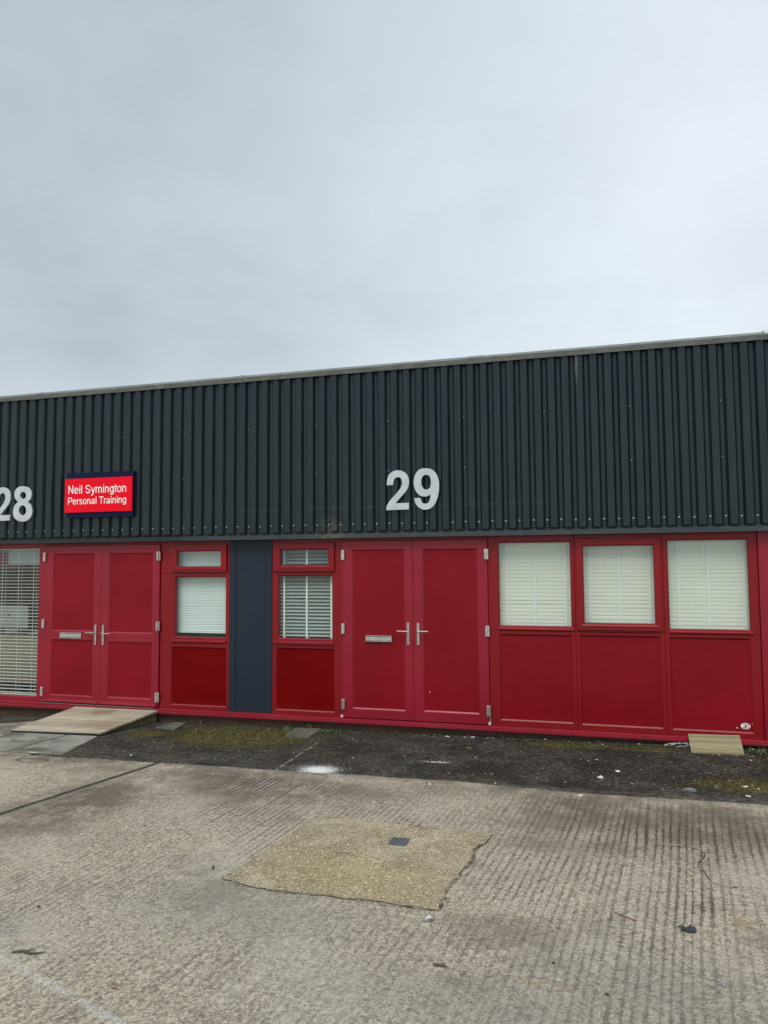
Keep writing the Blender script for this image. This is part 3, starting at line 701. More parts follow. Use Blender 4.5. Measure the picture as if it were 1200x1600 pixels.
# posts and head around the doors (door frame)
for (a0, a1, c0, c1) in ((-6.9285, -6.9275, -5.2185, -5.2175), (-2.8440, -2.8435, -1.1765, -1.1760)):
    b = MB(); b.box(a0, c1, -.001, .06, 1.972, ZT-.001, .001); b.box(a0, c1, .030, .06, .003, 1.9715); b.box(a0, c1, -.004, .055, ZB, -.0135, .001)
    part(b, 'door_frame', M_redframe2)

# doors --------------------------------------------------------------
def handle(x, z0, z1, zl, d, yf, parent):
    h = MB()
    h.box(x-.015, x+.015, yf-.012, yf-.0002, z0, z1, .004)
    h.tube([(x, yf-.010, zl), (x, yf-.040, zl)], .0085, 10)
    h.tube([(x-.006*d, yf-.043, zl), (x+.03*d, yf-.046, zl), (x+.118*d, yf-.046, zl+.002), (x+.124*d, yf-.042, zl+.002)], [.010, .0095, .0085, .006], 10)
    h.tube([(x, yf-.011, zl-.10), (x, yf-.017, zl-.10)], .009, 12)
    adopt2(sub(h, 'handle', M_steel, parent), parent)
    k = MB(); k.box(x-.003, x+.003, yf-.0185, yf-.0172, zl-.106, zl-.094)
    adopt2(sub(k, 'keyhole', M_darkslot, parent), parent)
def hinge(x, z, yf, parent, side, m=None):
    h = MB()
    h.box(x-.021, x+.021, yf-.016, yf-.0002, z-.058, z+.058, .005)
    h.tube([(x+.010*side, yf-.018, z-.050), (x+.010*side, yf-.018, z+.050)], .012, 12)
    h.box(x+.010*side-.0115, x+.010*side+.0115, yf-.031, yf-.020, z-.054, z+.054, .003)
    adopt2(sub(h, 'hinge', m or M_steelwhite, parent), parent)
def letterbox(x0, x1, z0, z1, yf, parent):
    h = MB(); w = .009
    h.box(x0, x1, yf-.012, yf-.0002, z0, z0+w, .002); h.box(x0, x1, yf-.012, yf-.0002, z1-w, z1, .002)
    h.box(x0, x0+w, yf-.012, yf-.0002, z0+w, z1-w, .001); h.box(x1-w, x1, yf-.012, yf-.0002, z0+w, z1-w, .001)
    h.prism([(yf-.004, z0+w), (yf-.012, z0+w+.008), (yf-.009, z1-w-.006), (yf-.002, z1-w)], x0+w, x1-w)
    adopt2(sub(h, 'letterbox', M_steel, parent), parent)
YD = -.022
def leaf(x0, x1, cells, label):
    b = MB()
    for k, (zc0, zc1, i) in enumerate(cells): ring(b, x0, x1, zc0, zc1, *i, YD, .030, bev=.014, bd=.012)
    o = part(b, 'door', M_red); o['label'] = label
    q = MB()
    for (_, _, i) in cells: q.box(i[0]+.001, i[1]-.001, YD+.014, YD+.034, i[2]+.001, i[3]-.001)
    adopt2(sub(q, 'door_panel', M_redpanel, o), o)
    return o
d = leaf(-6.9245, -6.0585, [(-.010, .826, (-6.800, -6.168, .070, .778)), (.8265, 1.969, (-6.793, -6.164, .884, 1.872))], 'left door of unit 28 with a letterbox in its middle rail')
handle(-6.125, .72, .972, .872, -1, YD, d); letterbox(-6.655, -6.335, .794, .868, YD, d)
for z in (1.83, .972, .112): hinge(-6.912, z, YD, d, 1)
w = MB(); w.prism([(YD, .030), (YD-.030, .012), (YD-.032, -.002), (YD, -.002)], -6.905, -6.066); adopt2(sub(w, 'weather_bar', M_red, d), d)
d = leaf(-6.0565, -5.2195, [(-.010, .818, (-5.948, -5.318, .074, .768)), (.8185, 1.969, (-5.946, -5.316, .872, 1.870))], 'right door of unit 28 with a middle rail, above the ramp')
handle(-6.012, .72, .972, .866, 1, YD, d)
for z in (1.825, .968, .108): hinge(-5.224, z, YD, d, -1, M_steel if z > .9 else None)
w = MB(); w.prism([(YD, .030), (YD-.030, .012), (YD-.032, -.002), (YD, -.002)], -6.050, -5.235); adopt2(sub(w, 'weather_bar', M_red, d), d)
d = leaf(-2.8425, -2.0110, [(-.010, 1.969, (-2.722, -2.106, .088, 1.874))], 'left door of unit 29 with a steel letterbox in its flat panel')
handle(-2.066, .814, 1.058, .964, -1, YD, d); letterbox(-2.560, -2.256, .842, .910, YD, d)
for z in (1.813, .979, .136): hinge(-2.828, z, YD, d, 1, M_steel if z < .5 else None)
d = leaf(-2.0090, -1.1775, [(-.010, 1.969, (-1.900, -1.285, .094, 1.872))], 'right door of unit 29 with one plain full height panel')
handle(-1.952, .814, 1.058, .966, 1, YD, d)
for z in (1.807, .980, .134): hinge(-1.185, z, YD, d, -1, M_steel if z < .5 else None)
k = MB(); k.tube([(-1.832, YD+.0138, .307), (-1.832, YD+.0120, .307)], .006, 8); adopt2(sub(k, 'screw_cap', M_white, d), d)
# pale packers at the feet of door 29
b = MB(); b.box(-2.862, -2.832, -.030, -.003, -.0135, .012, .004); part(b, 'packer', M_caulk)
b = MB(); b.box(-1.192, -1.166, -.030, -.003, -.0135, .016, .004); part(b, 'packer', M_caulk)
b = MB(); b.box(-1.179, -1.170, -.004, -.001, .016, .085, .001); part(b, 'filler_strip', M_caulk)
# torn hole with pale foam in the lowest corner panel
def f_tear(g, b):
    n = g.noise(g.obj(), 40, 4); g.set(b.inputs['Base Color'], g.mix(g.rng(n, .4, .6), (.62, .48, .42), (.75, .72, .68))); bump(g, b, n, .01, 1)
M_tear = mat('torn_foam', f_tear, rough=.9)
b = MB(); pts = []
for k in range(16):
    a = k*math.pi/8; rr = 1+.28*mnoise.noise(Vector((math.cos(a)*2, math.sin(a)*2, 3)))
    pts.append((1.322+.044*rr*math.cos(a), .0135+.003*math.sin(3*a), .100+.030*rr*math.sin(a)))
cc = (1.322, .011, .100)
for k in range(16): b.poly([cc, pts[k], pts[(k+1) % 16]])
for k in range(16): b.poly([pts[k], pts[(k+1) % 16], (pts[(k+1) % 16][0], .0165, pts[(k+1) % 16][2]), (pts[k][0], .0165, pts[k][2])])
b.hull([(1.25+random.uniform(-.012, .012), .0145+random.uniform(-.001, .0015), .082+random.uniform(-.007, .007)) for _ in range(9)])
b.hull([(1.385+random.uniform(-.014, .014), .0145+random.uniform(-.001, .0015), .128+random.uniform(-.005, .005)) for _ in range(9)])
part(b, 'torn_hole', M_tear)
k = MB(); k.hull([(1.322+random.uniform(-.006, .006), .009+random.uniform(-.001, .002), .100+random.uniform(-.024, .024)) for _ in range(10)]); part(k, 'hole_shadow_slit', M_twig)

# sills
b = MB()
def sill_prof(h): return [(.10, -.0185), (-.004, -.0185), (-.056, -.0245), (-.062, -.0285), (-.062, -h*.62), (-.066, -h*.66), (-.066, -h+.004), (-.054, -h), (.10, -h)]
st_ = [(-13.0, .100), (-7.6, .098), (-5.2, .083), (-4.0, .077), (-2.8, .070), (8.0, .070)]
vs_ = [[b.b.verts.new((x, y, z)) for y, z in sill_prof(h)] for x, h in st_]
for r0, r1 in zip(vs_, vs_[1:]):
    for k in range(9): b.b.faces.new((r0[k], r0[(k+1) % 9], r1[(k+1) % 9], r1[k]))
b.b.faces.new(vs_[0][::-1]); b.b.faces.new(vs_[-1])
part(b, 'sill', M_red)
b = MB(); b.box(-13, 8, .004, .0995, -.6, -.062); part(b, 'plinth', M_brick)
# threshold strip unit 28
b = MB(); b.box(-6.90, -5.25, -.060, -.026, -.0225, -.0185, .001); part(b, 'threshold', M_steel)

# shell, roof and rooms
b = MB(); b.box(-13, -12.82, .2, 7, -.6, 3.85); b.box(7.82, 8, .2, 7, -.6, 3.85); b.box(-12.82, 7.82, 6.82, 7, -.6, 3.85); part(b, 'outer_wall', M_brick)
b = MB(); b.box(-12.98, 7.98, .181, 7.1, 3.86, 3.92); part(b, 'roof', M_roof)
b = MB()
b.box(-12.8, 7.8, 4.4, 4.5, -.02, 2.62)
for x in (-9.35, -4.02, 1.52): b.box(x-.04, x+.04, .075, 4.39, -.02, 2.62)
b.box(-12.8, 7.8, .19, 4.5, 2.63, 2.68); part(b, 'room_wall', M_roomwall)
b = MB(); b.box(-12.8, 7.8, .11, 4.39, -.10, -.022); part(b, 'room_floor', M_roomdark)

# ------------------------------------------------------------------ blinds
def blind(name, x0, x1, z0, z1, y, tilt, pitch, depth, ms, tapes, label, group, tape_w=.024, cords=False, sag=0):
    root = empty(name, ((x0+x1)/2, y, z1)); L = Vector(root.location)
    tag(root, label, 'blind', group)
    b = MB(); nz = int((z1-z0-.05)/pitch); t = R(tilt)
    for i in range(nz):
        z = z1-.06-i*pitch + random.uniform(-.0012, .0012)
        tt = t + random.uniform(-.014, .014); tw = random.uniform(-.012, .012)
        pr = []
        for k in range(5):
            s_ = -depth/2 + depth*k/4; cz = .0035*(1-(2*k/4-1)**2)*.5
            pr.append((s_*math.cos(tt)-cz*math.sin(tt), s_*math.sin(tt)+cz*math.cos(tt)))
        ring_ = [(a, c+.0008) for a, c in pr] + [(a, c-.0008) for a, c in pr[::-1]]
        n_ = len(ring_)
        va = [b.b.verts.new((x0+.004, y+a, z+c)) for a, c in ring_]; vb = [b.b.verts.new((x1-.004, y+a, z+c+tw*.2)) for a, c in ring_]
        for k in range(n_): b.b.faces.new((va[k], va[(k+1) % n_], vb[(k+1) % n_], vb[k]))
        b.b.faces.new(va[::-1]); b.b.faces.new(vb)
    o = b.build('slats', ms); adopt(o, root)
    h = MB(); h.box(x0, x1, y-.03, y+.03, z1-.035, z1+.012, .003); adopt(h.build('headrail', ms), root)
    h = MB(); h.box(x0+.004, x1-.004, y-.024, y+.024, z0, z0+.018, .003); adopt(h.build('bottom_rail', ms), root)
    for tx in tapes:
        h = MB()
        for s_ in (-1, 1):
            yy = y+s_*(depth/2*abs(math.cos(t))+.006)
            if cords: h.box(tx-.0018, tx+.0018, yy-.0008, yy+.0008, z0+.01, z1-.03)
            else: h.box(tx-tape_w/2, tx+tape_w/2, yy-.0006, yy+.0006, z0+.01, z1-.03)
        adopt(h.build('ladder_tape', M_tape), root)
    return root
GB = 'closed cream venetian blinds behind the three wide windows'
YB = .105
blind('venetian_blind', -1.09, -.275, .99, 1.955, YB, 84, .0405, .0440, M_blind, (-.985, -.685, -.365), 'closed cream slatted blind in the wide window next to the right door of unit 29', GB)
blind('venetian_blind', -.215, .555, .99, 1.925, YB, 84, .0405, .0440, M_blind, (-.115, .185, .485), 'closed cream slatted blind in the middle opening window of three', GB)
bl3 = blind('venetian_blind', .62, 1.45, .99, 1.955, YB, 84, .0405, .0440, M_blind, (.760, 1.045, 1.380), 'closed cream slatted blind with a control wand in the rightmost window', GB)
h = MB(); h.tube([(1.00, YB-.045, 1.93), (1.002, YB-.047, 1.62)], .004, 8); adopt(h.build('control_wand', M_tape), bl3)
blind('venetian_blind', -3.665, -2.945, .82, 1.92, YB, 42, .0405, .050, M_blindgrey, (-3.600, -3.315, -3.010), 'half open grey white slatted blind in the narrow window right of the navy panel', None)
blind('venetian_blind', -5.045, -4.30, .885, 1.93, YB, 74, .027, .035, M_blindmint, (), 'closed pale mint blind in the narrow window left of the navy panel', None)
blind('venetian_blind', -9.22, -6.985, .03, 1.965, .095, 4, .0428, .048, M_blindwhite, (-9.0, -8.5, -7.96, -7.66, -7.40, -7.16), 'open white slatted blind in the tall window at the left edge', None, cords=True)
# grey ledge inside the mint window
b = MB(); b.box(-5.05, -4.29, .062, .20, .80, .822, .003); adopt2(b.build('inner_ledge', M_paper), bld).parent = bld

# ------------------------------------------------------------------ office behind the left window
desk = empty('office_desk', (-7.9, .9, -.02)); tag(desk, 'pale wooden office desk seen through the open blind of the left window', 'desk')
b = MB(); b.box(-9.0, -7.20, .42, 1.15, .735, .765, .003); adopt(b.build('desk_top', M_desk), desk)
b = MB(); b.box(-8.95, -7.28, .46, .48, .13, .734); adopt(b.build('front_panel', M_desk), desk)
for x in (-8.98, -7.26):
    b = MB(); b.box(x-.02, x+.02, .44, 1.12, -.02, .734, .002); adopt(b.build('desk_leg', M_desk), desk)
mon = empty('computer_monitor', (-8.0, .62, .766)); tag(mon, 'silver white computer monitor seen from behind, standing on the office desk', 'monitor')
b = MB(); b.box(-8.34, -7.71, .600, .622, .84, 1.16, .010); adopt(b.build('monitor_back', M_screen), mon)
b = MB(); b.prism([(.63, .767), (.72, .767), (.70, .775), (.655, .80), (.640, .95), (.624, .95), (.632, .80)], -8.12, -7.93); adopt(b.build('monitor_foot', M_screen), mon)
b = MB()                                              # small dark fruit-shaped mark on its back
pts = []
for k in range(28):
    a = k*2*math.pi/28 + math.pi/2
    r_ = .021*(1-.10*math.cos(2*a)-.16*max(0, math.sin(a))**8 - .06*max(0, -math.sin(a))**10)
    px_, pz_ = -8.03+r_*math.cos(a), 1.02+r_*math.sin(a)
    dx_, dz_ = px_-(-8.03+.027), pz_-1.023; dd = math.hypot(dx_, dz_)
    if dd < .012: px_ = -8.03+.027+dx_/dd*.012; pz_ = 1.023+dz_/dd*.012
    pts.append((px_, .5993, pz_))
b.poly(pts); b.poly([(-8.030, .5993, 1.046), (-8.024, .5993, 1.043), (-8.018, .5993, 1.055), (-8.025, .5993, 1.056)]); adopt(b.build('logo', M_logo), mon)
ch = empty('office_chair', (-7.45, 1.7, -.02)); tag(ch, 'black office chair standing behind the desk inside the left unit', 'chair')
b = MB(); b.box(-7.70, -7.22, 1.9, 1.98, .62, 1.25, .03); adopt(b.build('backrest', M_chair), ch)
b = MB(); b.box(-7.72, -7.20, 1.45, 1.92, .44, .53, .03); adopt(b.build('seat', M_chair), ch)
b = MB(); b.tube([(-7.46, 1.68, .06), (-7.46, 1.68, .44)], .03, 10)
for k in range(5):
    a = k*1.2566; b.tube([(-7.46, 1.68, .07), (-7.46+.28*math.cos(a), 1.68+.28*math.sin(a), .03)], .018, 8)
adopt(b.build('base', M_chair), ch)
pp = MB()
for k in range(5): pp.box(-7.62+.03*k, -7.36+.02*k, .50+.01*k, .72+.02*k, .766+.012*k, .777+.012*k, .001)
tag(pp.build('paper_stack', M_paper), 'pale stack of papers on the desk beside the monitor', 'papers')
nb = MB(); nb.box(-7.79, -7.06, .30, .304, 1.74, 1.99, .001); o = tag(nb.build('hanging_notice', M_paper), 'pale notice sheet hanging high inside the left window', 'notice')
nb = MB(); nb.box(-8.4, -7.84, .55, .58, 1.70, 2.00, .008); tag(nb.build('hanging_banner', M_redcloth), 'dark red banner hanging high inside the left window', 'banner')
cb = empty('storage_cabinet', (-8.6, 3.9, -.02)); tag(cb, 'brown storage cabinet at the back of the office behind the left window', 'cabinet')
b = MB(); b.box(-9.2, -7.9, 3.7, 4.3, -.02, 1.5, .005); adopt(b.build('carcass', M_desk), cb)
for k in range(2):
    b = MB(); b.box(-9.18+.64*k, -8.57+.64*k, 3.68, 3.699, .03, 1.46, .003); adopt(b.build('cabinet_door', M_desk), cb)

# ------------------------------------------------------------------ unit numbers
TWO = [(-2.281, 2.307), (-2.019, 2.309), (-2.02, 2.382), (-2.172, 2.382), (-2.137, 2.421), (-2.088, 2.472), (-2.043, 2.523), (-2.02, 2.574), (-2.016, 2.626), (-2.027, 2.674), (-2.056, 2.716), (-2.1, 2.742), (-2.144, 2.749), (-2.193, 2.741), (-2.238, 2.712), (-2.263, 2.665), (-2.272, 2.586), (-2.2, 2.586), (-2.192, 2.633), (-2.174, 2.661), (-2.145, 2.673), (-2.115, 2.664), (-2.098, 2.634), (-2.096, 2.596), (-2.111, 2.554), (-2.146, 2.507), (-2.196, 2.457), (-2.241, 2.406), (-2.271, 2.359)]
NINE = [(-1.96, 2.433), (-1.887, 2.431), (-1.88, 2.399), (-1.861, 2.375), (-1.834, 2.367), (-1.803, 2.375), (-1.781, 2.411), (-1.77, 2.471), (-1.802, 2.451), (-1.836, 2.445), (-1.884, 2.456), (-1.922, 2.486), (-1.951, 2.539), (-1.962, 2.596), (-1.957, 2.653), (-1.937, 2.704), (-1.905, 2.741), (-1.866, 2.756), (-1.818, 2.758), (-1.765, 2.747), (-1.722, 2.714), (-1.694, 2.666), (-1.678, 2.604), (-1.677, 2.539), (-1.684, 2.473), (-1.702, 2.408), (-1.731, 2.353), (-1.77, 2.316), (-1.823, 2.301), (-1.871, 2.307), (-1.914, 2.334), (-1.943, 2.373)]
NINE_H = [(-1.819, 2.685), (-1.79, 2.675), (-1.771, 2.641), (-1.767, 2.594), (-1.775, 2.551), (-1.794, 2.529), (-1.82, 2.522), (-1.849, 2.532), (-1.871, 2.564), (-1.877, 2.607), (-1.87, 2.649), (-1.85, 2.677)]
EIGHT = [(-7.191, 2.75), (-7.123, 2.735), (-7.077, 2.692), (-7.061, 2.639), (-7.074, 2.58), (-7.111, 2.545), (-7.072, 2.504), (-7.045, 2.439), (-7.049, 2.376), (-7.082, 2.326), (-7.129, 2.298), (-7.196, 2.29), (-7.264, 2.304), (-7.318, 2.342), (-7.341, 2.399), (-7.337, 2.463), (-7.31, 2.519), (-7.272, 2.549), (-7.312, 2.591), (-7.327, 2.648), (-7.315, 2.7), (-7.268, 2.742)]
E1 = [(-7.193, 2.68), (-7.159, 2.663), (-7.143, 2.63), (-7.155, 2.597), (-7.19, 2.585), (-7.225, 2.599), (-7.241, 2.634), (-7.227, 2.665)]
E2 = [(-7.195, 2.502), (-7.156, 2.484), (-7.135, 2.442), (-7.145, 2.394), (-7.191, 2.371), (-7.238, 2.393), (-7.255, 2.442), (-7.237, 2.484)]
def cr(pts, sharp=(), n=4):
    """closed Catmull-Rom through the outline, straight at the sharp corners"""
    out = []; N = len(pts); S = {q % N for q in sharp}
    for i in range(N):
        p0, p1, p2, p3 = (Vector(pts[(i+k-1) % N]) for k in range(4))
        if i in S: p0 = p1
        if (i+1) % N in S: p3 = p2
        for j in range(n):
            t = j/n
            if i in S and (i+1) % N in S: q = p1.lerp(p2, t)
            else: q = .5*((2*p1)+(-p0+p2)*t+(2*p0-5*p1+4*p2-p3)*t*t+(-p0+3*p1-3*p2+p3)*t*t*t)
            out.append((q.x, q.y))
    return out
def digit(loops, parent, y0=-.105, y1=-.128, dx=0):
    cu = bpy.data.curves.new('digit', 'CURVE'); cu.dimensions = '2D'; cu.fill_mode = 'BOTH'
    cu.extrude = (y0-y1)/2-.0015; cu.bevel_depth = .0015; cu.bevel_resolution = 1; cu.offset = -.0015
    for lp in loops:
        sp = cu.splines.new('POLY'); sp.points.add(len(lp)-1); sp.use_cyclic_u = True
        for pt, q in zip(sp.points, lp): pt.co = (q[0]+dx, q[1], 0, 1)
    t = bpy.data.objects.new('tmpc', cu); C.objects.link(t)
    me = bpy.data.meshes.new_from_object(t.evaluated_get(bpy.context.evaluated_depsgraph_get()))
    bpy.data.objects.remove(t)
    me.transform(Matrix.Translation((0, (y0+y1)/2, 0)) @ Matrix.Rotation(R(90), 4, 'X')); me.materials.clear(); me.materials.append(M_digit)
    me.name = 'digit'
    o = bpy.data.objects.new('digit', me); C.objects.link(o); adopt(o, parent); return o
sh2 = (0, 1, 2, 3, 16, 17); sh9 = (0, 1, 7)
n29 = empty('unit_number', (-1.98, -.105, 2.3)); tag(n29, 'silver number 29 fixed to the dark cladding above the plain red doors', 'number', 'silver unit numbers on the cladding')
digit([cr(TWO, sh2)], n29); digit([cr(NINE, sh9), cr(NINE_H)], n29)
n28 = empty('unit_number', (-7.35, -.105, 2.3)); tag(n28, 'silver number 28 cut by the left edge of the photo', 'number', 'silver unit numbers on the cladding')
digit([cr(TWO, sh2)], n28, dx=-5.375); digit([cr(EIGHT), cr(E1), cr(E2)], n28)
for n_ in (n28, n29):
    x = n_.location.x
    b = MB()
    for q in (-.17, -.08, .15): 
        for z in (2.35, 2.60): b.tube([(x+q, -.072, z), (x+q, -.1055, z)], .006, 8)
    #  short stand-off pins
    b.b.free()

# ------------------------------------------------------------------ hanging sign box
sg = empty('sign_board', (-6.07, -.11, 2.32)); tag(sg, 'bright red business sign with navy bands, mounted between number 28 and the ribs', 'sign')
b = MB(); b.box(-6.500, -5.522, -.150, -.106, 2.316, 2.886, .003); adopt(b.build('sign_back', M_signnavy), sg)
b = MB(); b.box(-6.510, -5.527, -.168, -.1505, 2.384, 2.812, .003); adopt(b.build('sign_face', M_signred), sg)
def arc(cx, cy, rx, ry, a0, a1, n=12):
    return [(cx+rx*math.cos(R(a0+(a1-a0)*k/n)), cy+ry*math.sin(R(a0+(a1-a0)*k/n))) for k in range(n+1)]
XH, CH = .485, .675
def glyph(c):
    """plain grotesque letters as centre-line strokes on a 1-unit em: (advance, strokes)"""
    if c == 'N': return .722, [[(.125, 0), (.125, CH+.04)], [(.150, CH-.01), (.570, .05)], [(.597, 0), (.597, CH+.04)]]
    if c == 'T': return .611, [[(.02, CH), (.59, CH)], [(.305, 0), (.305, CH-.042)]]
    if c == 'P': return .667, [[(.125, 0), (.125, CH+.04)], [(.16, CH), (.40, CH)] + arc(.40, .50, .185, .175, 90, -90) + [(.16, .325)]]
    if c == 'S': return .667, [arc(.335, .525, .215, .150, 15, 200, 14) + [(.17, .41), (.33, .35), (.50, .29)] + arc(.335, .19, .225, .155, 20, -170, 14)]
    if c in 'il': return .222, ([[(.111, 0), (.111, XH+.04)], [(.111, .625), (.111, .715)]] if c == 'i' else [[(.111, 0), (.111, CH+.04)]])
    if c == 't': return .278, [[(.135, .64), (.135, .11)] + arc(.195, .11, .06, .075, 180, 275, 6), [(.015, XH), (.255, XH)]]
    if c == 'o': return .556, [arc(.278, .258, .200, .228, 90, 450, 24)]
    if c == 'e': return .556, [[(.09, .275), (.46, .275)], arc(.278, .258, .198, .228, 5, 320, 20)]
    if c == 'n': return .556, [[(.105, 0), (.105, XH+.04)], arc(.275, .315, .165, .170, 160, 0, 10) + [(.44, 0)]]
    if c == 'm': return .833, [[(.105, 0), (.105, XH+.04)], arc(.255, .33, .150, .155, 160, 0, 10) + [(.405, 0)], arc(.565, .33, .150, .155, 160, 0, 10) + [(.715, 0)]]
    if c == 'r': return .333, [[(.105, 0), (.105, XH+.04)], arc(.27, .31, .155, .17, 165, 75, 7)]
    if c == 's': return .500, [arc(.245, .375, .150, .105, 20, 200, 10) + [(.14, .29), (.25, .255), (.35, .215)] + arc(.245, .140, .165, .108, 25, -165, 10)]
    if c == 'a': return .556, [arc(.265, .345, .160, .140, 160, 0, 9) + [(.43, .06), (.465, 0)], [(.40, .27), (.24, .24)] + arc(.20, .135, .125, .105, 105, 300, 10) + [(.34, .07), (.41, .16)]]
    if c == 'g': return .556, [arc(.262, .258, .180, .228, 60, 420, 20), [(.45, XH+.04), (.45, -.02)] + arc(.27, -.02, .18, .135, 0, -155, 10)]
    if c == 'y': return .500, [[(.045, XH+.03), (.25, .03)], [(.455, XH+.03), (.25, -.06), (.20, -.155), (.13, -.175), (.06, -.165)]]
    return .278, []
def ribbon(b, pts, w, y, th):
    L_, R_ = [], []; n_ = len(pts); closed = n_ > 8 and math.dist(pts[0], pts[-1]) < 1e-4
    for i in range(n_):
        a = Vector(pts[i-1] if i else (pts[-2] if closed else pts[0])); c = Vector(pts[i+1] if i < n_-1 else (pts[1] if closed else pts[-1]))
        d_ = (c-a).normalized(); nn = Vector((-d_.y, d_.x)); k = 1.0
        if 0 < i < n_-1:
            d1 = (Vector(pts[i])-a).normalized(); k = 1/max(.5, abs(d1.dot(d_)))
        p = Vector(pts[i]); L_.append(p+nn*w*k); R_.append(p-nn*w*k)
    F = lambda p, yy: b.b.verts.new((p.x, yy, p.y))
    lf = [F(p, y) for p in L_]; rf = [F(p, y) for p in R_]; lb = [F(p, y+th) for p in L_]; rb = [F(p, y+th) for p in R_]
    for i in range(n_-1):
        b.b.faces.new((lf[i], lf[i+1], rf[i+1], rf[i])); b.b.faces.new((lf[i], lf[i+1], lb[i+1], lb[i])); b.b.faces.new((rf[i], rf[i+1], rb[i+1], rb[i]))
    if not closed: b.b.faces.new((lf[0], rf[0], rb[0], lb[0])); b.b.faces.new((lf[-1], rf[-1], rb[-1], lb[-1]))
def lettering(txt, x0, x1, z, size, parent, name, m, y, sw):
    tot = sum(glyph(c)[0] for c in txt); sx = (x1-x0)/tot; b = MB(); x = x0; k = 0
    for c in txt:
        adv, st = glyph(c)
        for q in st:
            k += 1; ribbon(b, [(x+px_*sx, z+pz_*size) for px_, pz_ in q], sw, y-.00012*(k % 5), .0016)
        x += adv*sx
    adopt(b.build(name, m), parent)
lettering('Neil Symington', -6.466, -5.601, 2.622, .146, sg, 'lettering', M_letter, -.1695, .0066)
lettering('Personal Training', -6.466, -5.601, 2.486, .124, sg, 'lettering', M_letter, -.1695, .0056)

# ------------------------------------------------------------------ ramp
def plane_box(b, quad, th):
    """quad of 4 top corners, given thickness straight down"""
    top = [Vector(q) for q in quad]; bot = [q-Vector((0, 0, th)) for q in top]
    b.poly(top); b.poly(bot[::-1])
    for i in range(4): b.poly([top[i], top[(i+1) % 4], bot[(i+1) % 4], bot[i]])
RL = Vector((-5.9, -.45, G(-5.9)))
rp = empty('wooden_ramp', RL); tag(rp, 'weathered plank ramp leading up to the doors of unit 28', 'ramp')
FL, FR = Vector((-6.600, -.880, G(-6.6)+.030)), Vector((-5.420, -.860, G(-5.42)+.040))
BL, BR = Vector((-6.360, -.066, -.045)), Vector((-5.190, -.066, -.040))
b = MB(); npl = 7
for i in range(npl):
    t0, t1 = i/npl, (i+1)/npl-.010
    j = random.uniform(-.003, .003)
    q = [FL.lerp(BL, t0)+Vector((j, 0, 0)), FR.lerp(BR, t0)+Vector((j, 0, 0)), FR.lerp(BR, t1)+Vector((j, 0, 0)), FL.lerp(BL, t1)+Vector((j, 0, 0))]
    dz = Vector((0, 0, random.uniform(-.0015, .0015)))
    plane_box(b, [v_+dz for v_ in q], .020)
o = b.build('boards', M_wood, loc=RL); o.parent = rp; o.location = (0, 0, 0)
def stringer(xf, xb, name):
    b = MB(); w = .035
    for_ = []
    f0 = FL.lerp(FR, xf); k0 = BL.lerp(BR, xb)
    tf, tb = f0-Vector((0, -.03, .0205)), k0-Vector((0, 0.0, .0205))
    P = [(tf.x, tf.y, G(tf.x)+.011), (tb.x, tb.y, G(tb.x)+.011), (tb.x, tb.y, tb.z), (tf.x, tf.y, max(tf.z, G(tf.x)+.012))]
    Q = [(p[0]-w, p[1], p[2]) for p in P]
    b.poly(P); b.poly(Q[::-1])
    for i in range(4): b.poly([P[i], P[(i+1) % 4], Q[(i+1) % 4], Q[i]])
    o = b.build(name, M_woodside, loc=RL); o.parent = rp; o.location = (0, 0, 0)
stringer(.985, .985, 'bearer'); stringer(.52, .52, 'bearer'); stringer(.04, .04, 'bearer')
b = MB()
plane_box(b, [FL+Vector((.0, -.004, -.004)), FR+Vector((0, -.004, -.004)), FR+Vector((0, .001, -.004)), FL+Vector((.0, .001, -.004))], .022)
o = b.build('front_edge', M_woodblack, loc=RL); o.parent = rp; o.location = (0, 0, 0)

# small step board below the rightmost window
SL = Vector((1.02, -.25, G(1)))
stp = empty('wooden_step', SL); tag(stp, 'small ridged wooden step board leaning on the sill below the rightmost window', 'step')
f0, f1, k0, k1 = Vector((.781, -.350, -.086)), Vector((1.243, -.350, -.080)), Vector((.786, -.066, .018)), Vector((1.252, -.066, .030))
b = MB(); nn = 7
for i in range(nn):
    t0, t1 = i/nn, (i+1)/nn
    a0, a1, c0, c1 = f0.lerp(k0, t0), f1.lerp(k1, t0), f0.lerp(k0, t1-.02), f1.lerp(k1, t1-.02)
    plane_box(b, [a0, a1, c1, c0], .016)
    if i: 
        pass
plane_box(b, [v_-Vector((0, 0, .005)) for v_ in (f0+Vector((.002, .002, 0)), f1+Vector((-.002, .002, 0)), k1-Vector((.002, .002, 0)), k0-Vector((-.002, .002, 0)))], .014)
o = b.build('board', M_wood2, loc=SL); o.parent = stp; o.location = (0, 0, 0)
for x in (.84, 1.01, 1.17):
    b = MB(); b.prism([(-.30, G(x)+.007), (-.30, G(x)+.030), (-.10, -.016), (-.10, G(x)+.007)], x, x+.05)
    o = b.build('support_block', M_woodside, loc=SL); o.parent = stp; o.location = (0, 0, 0)

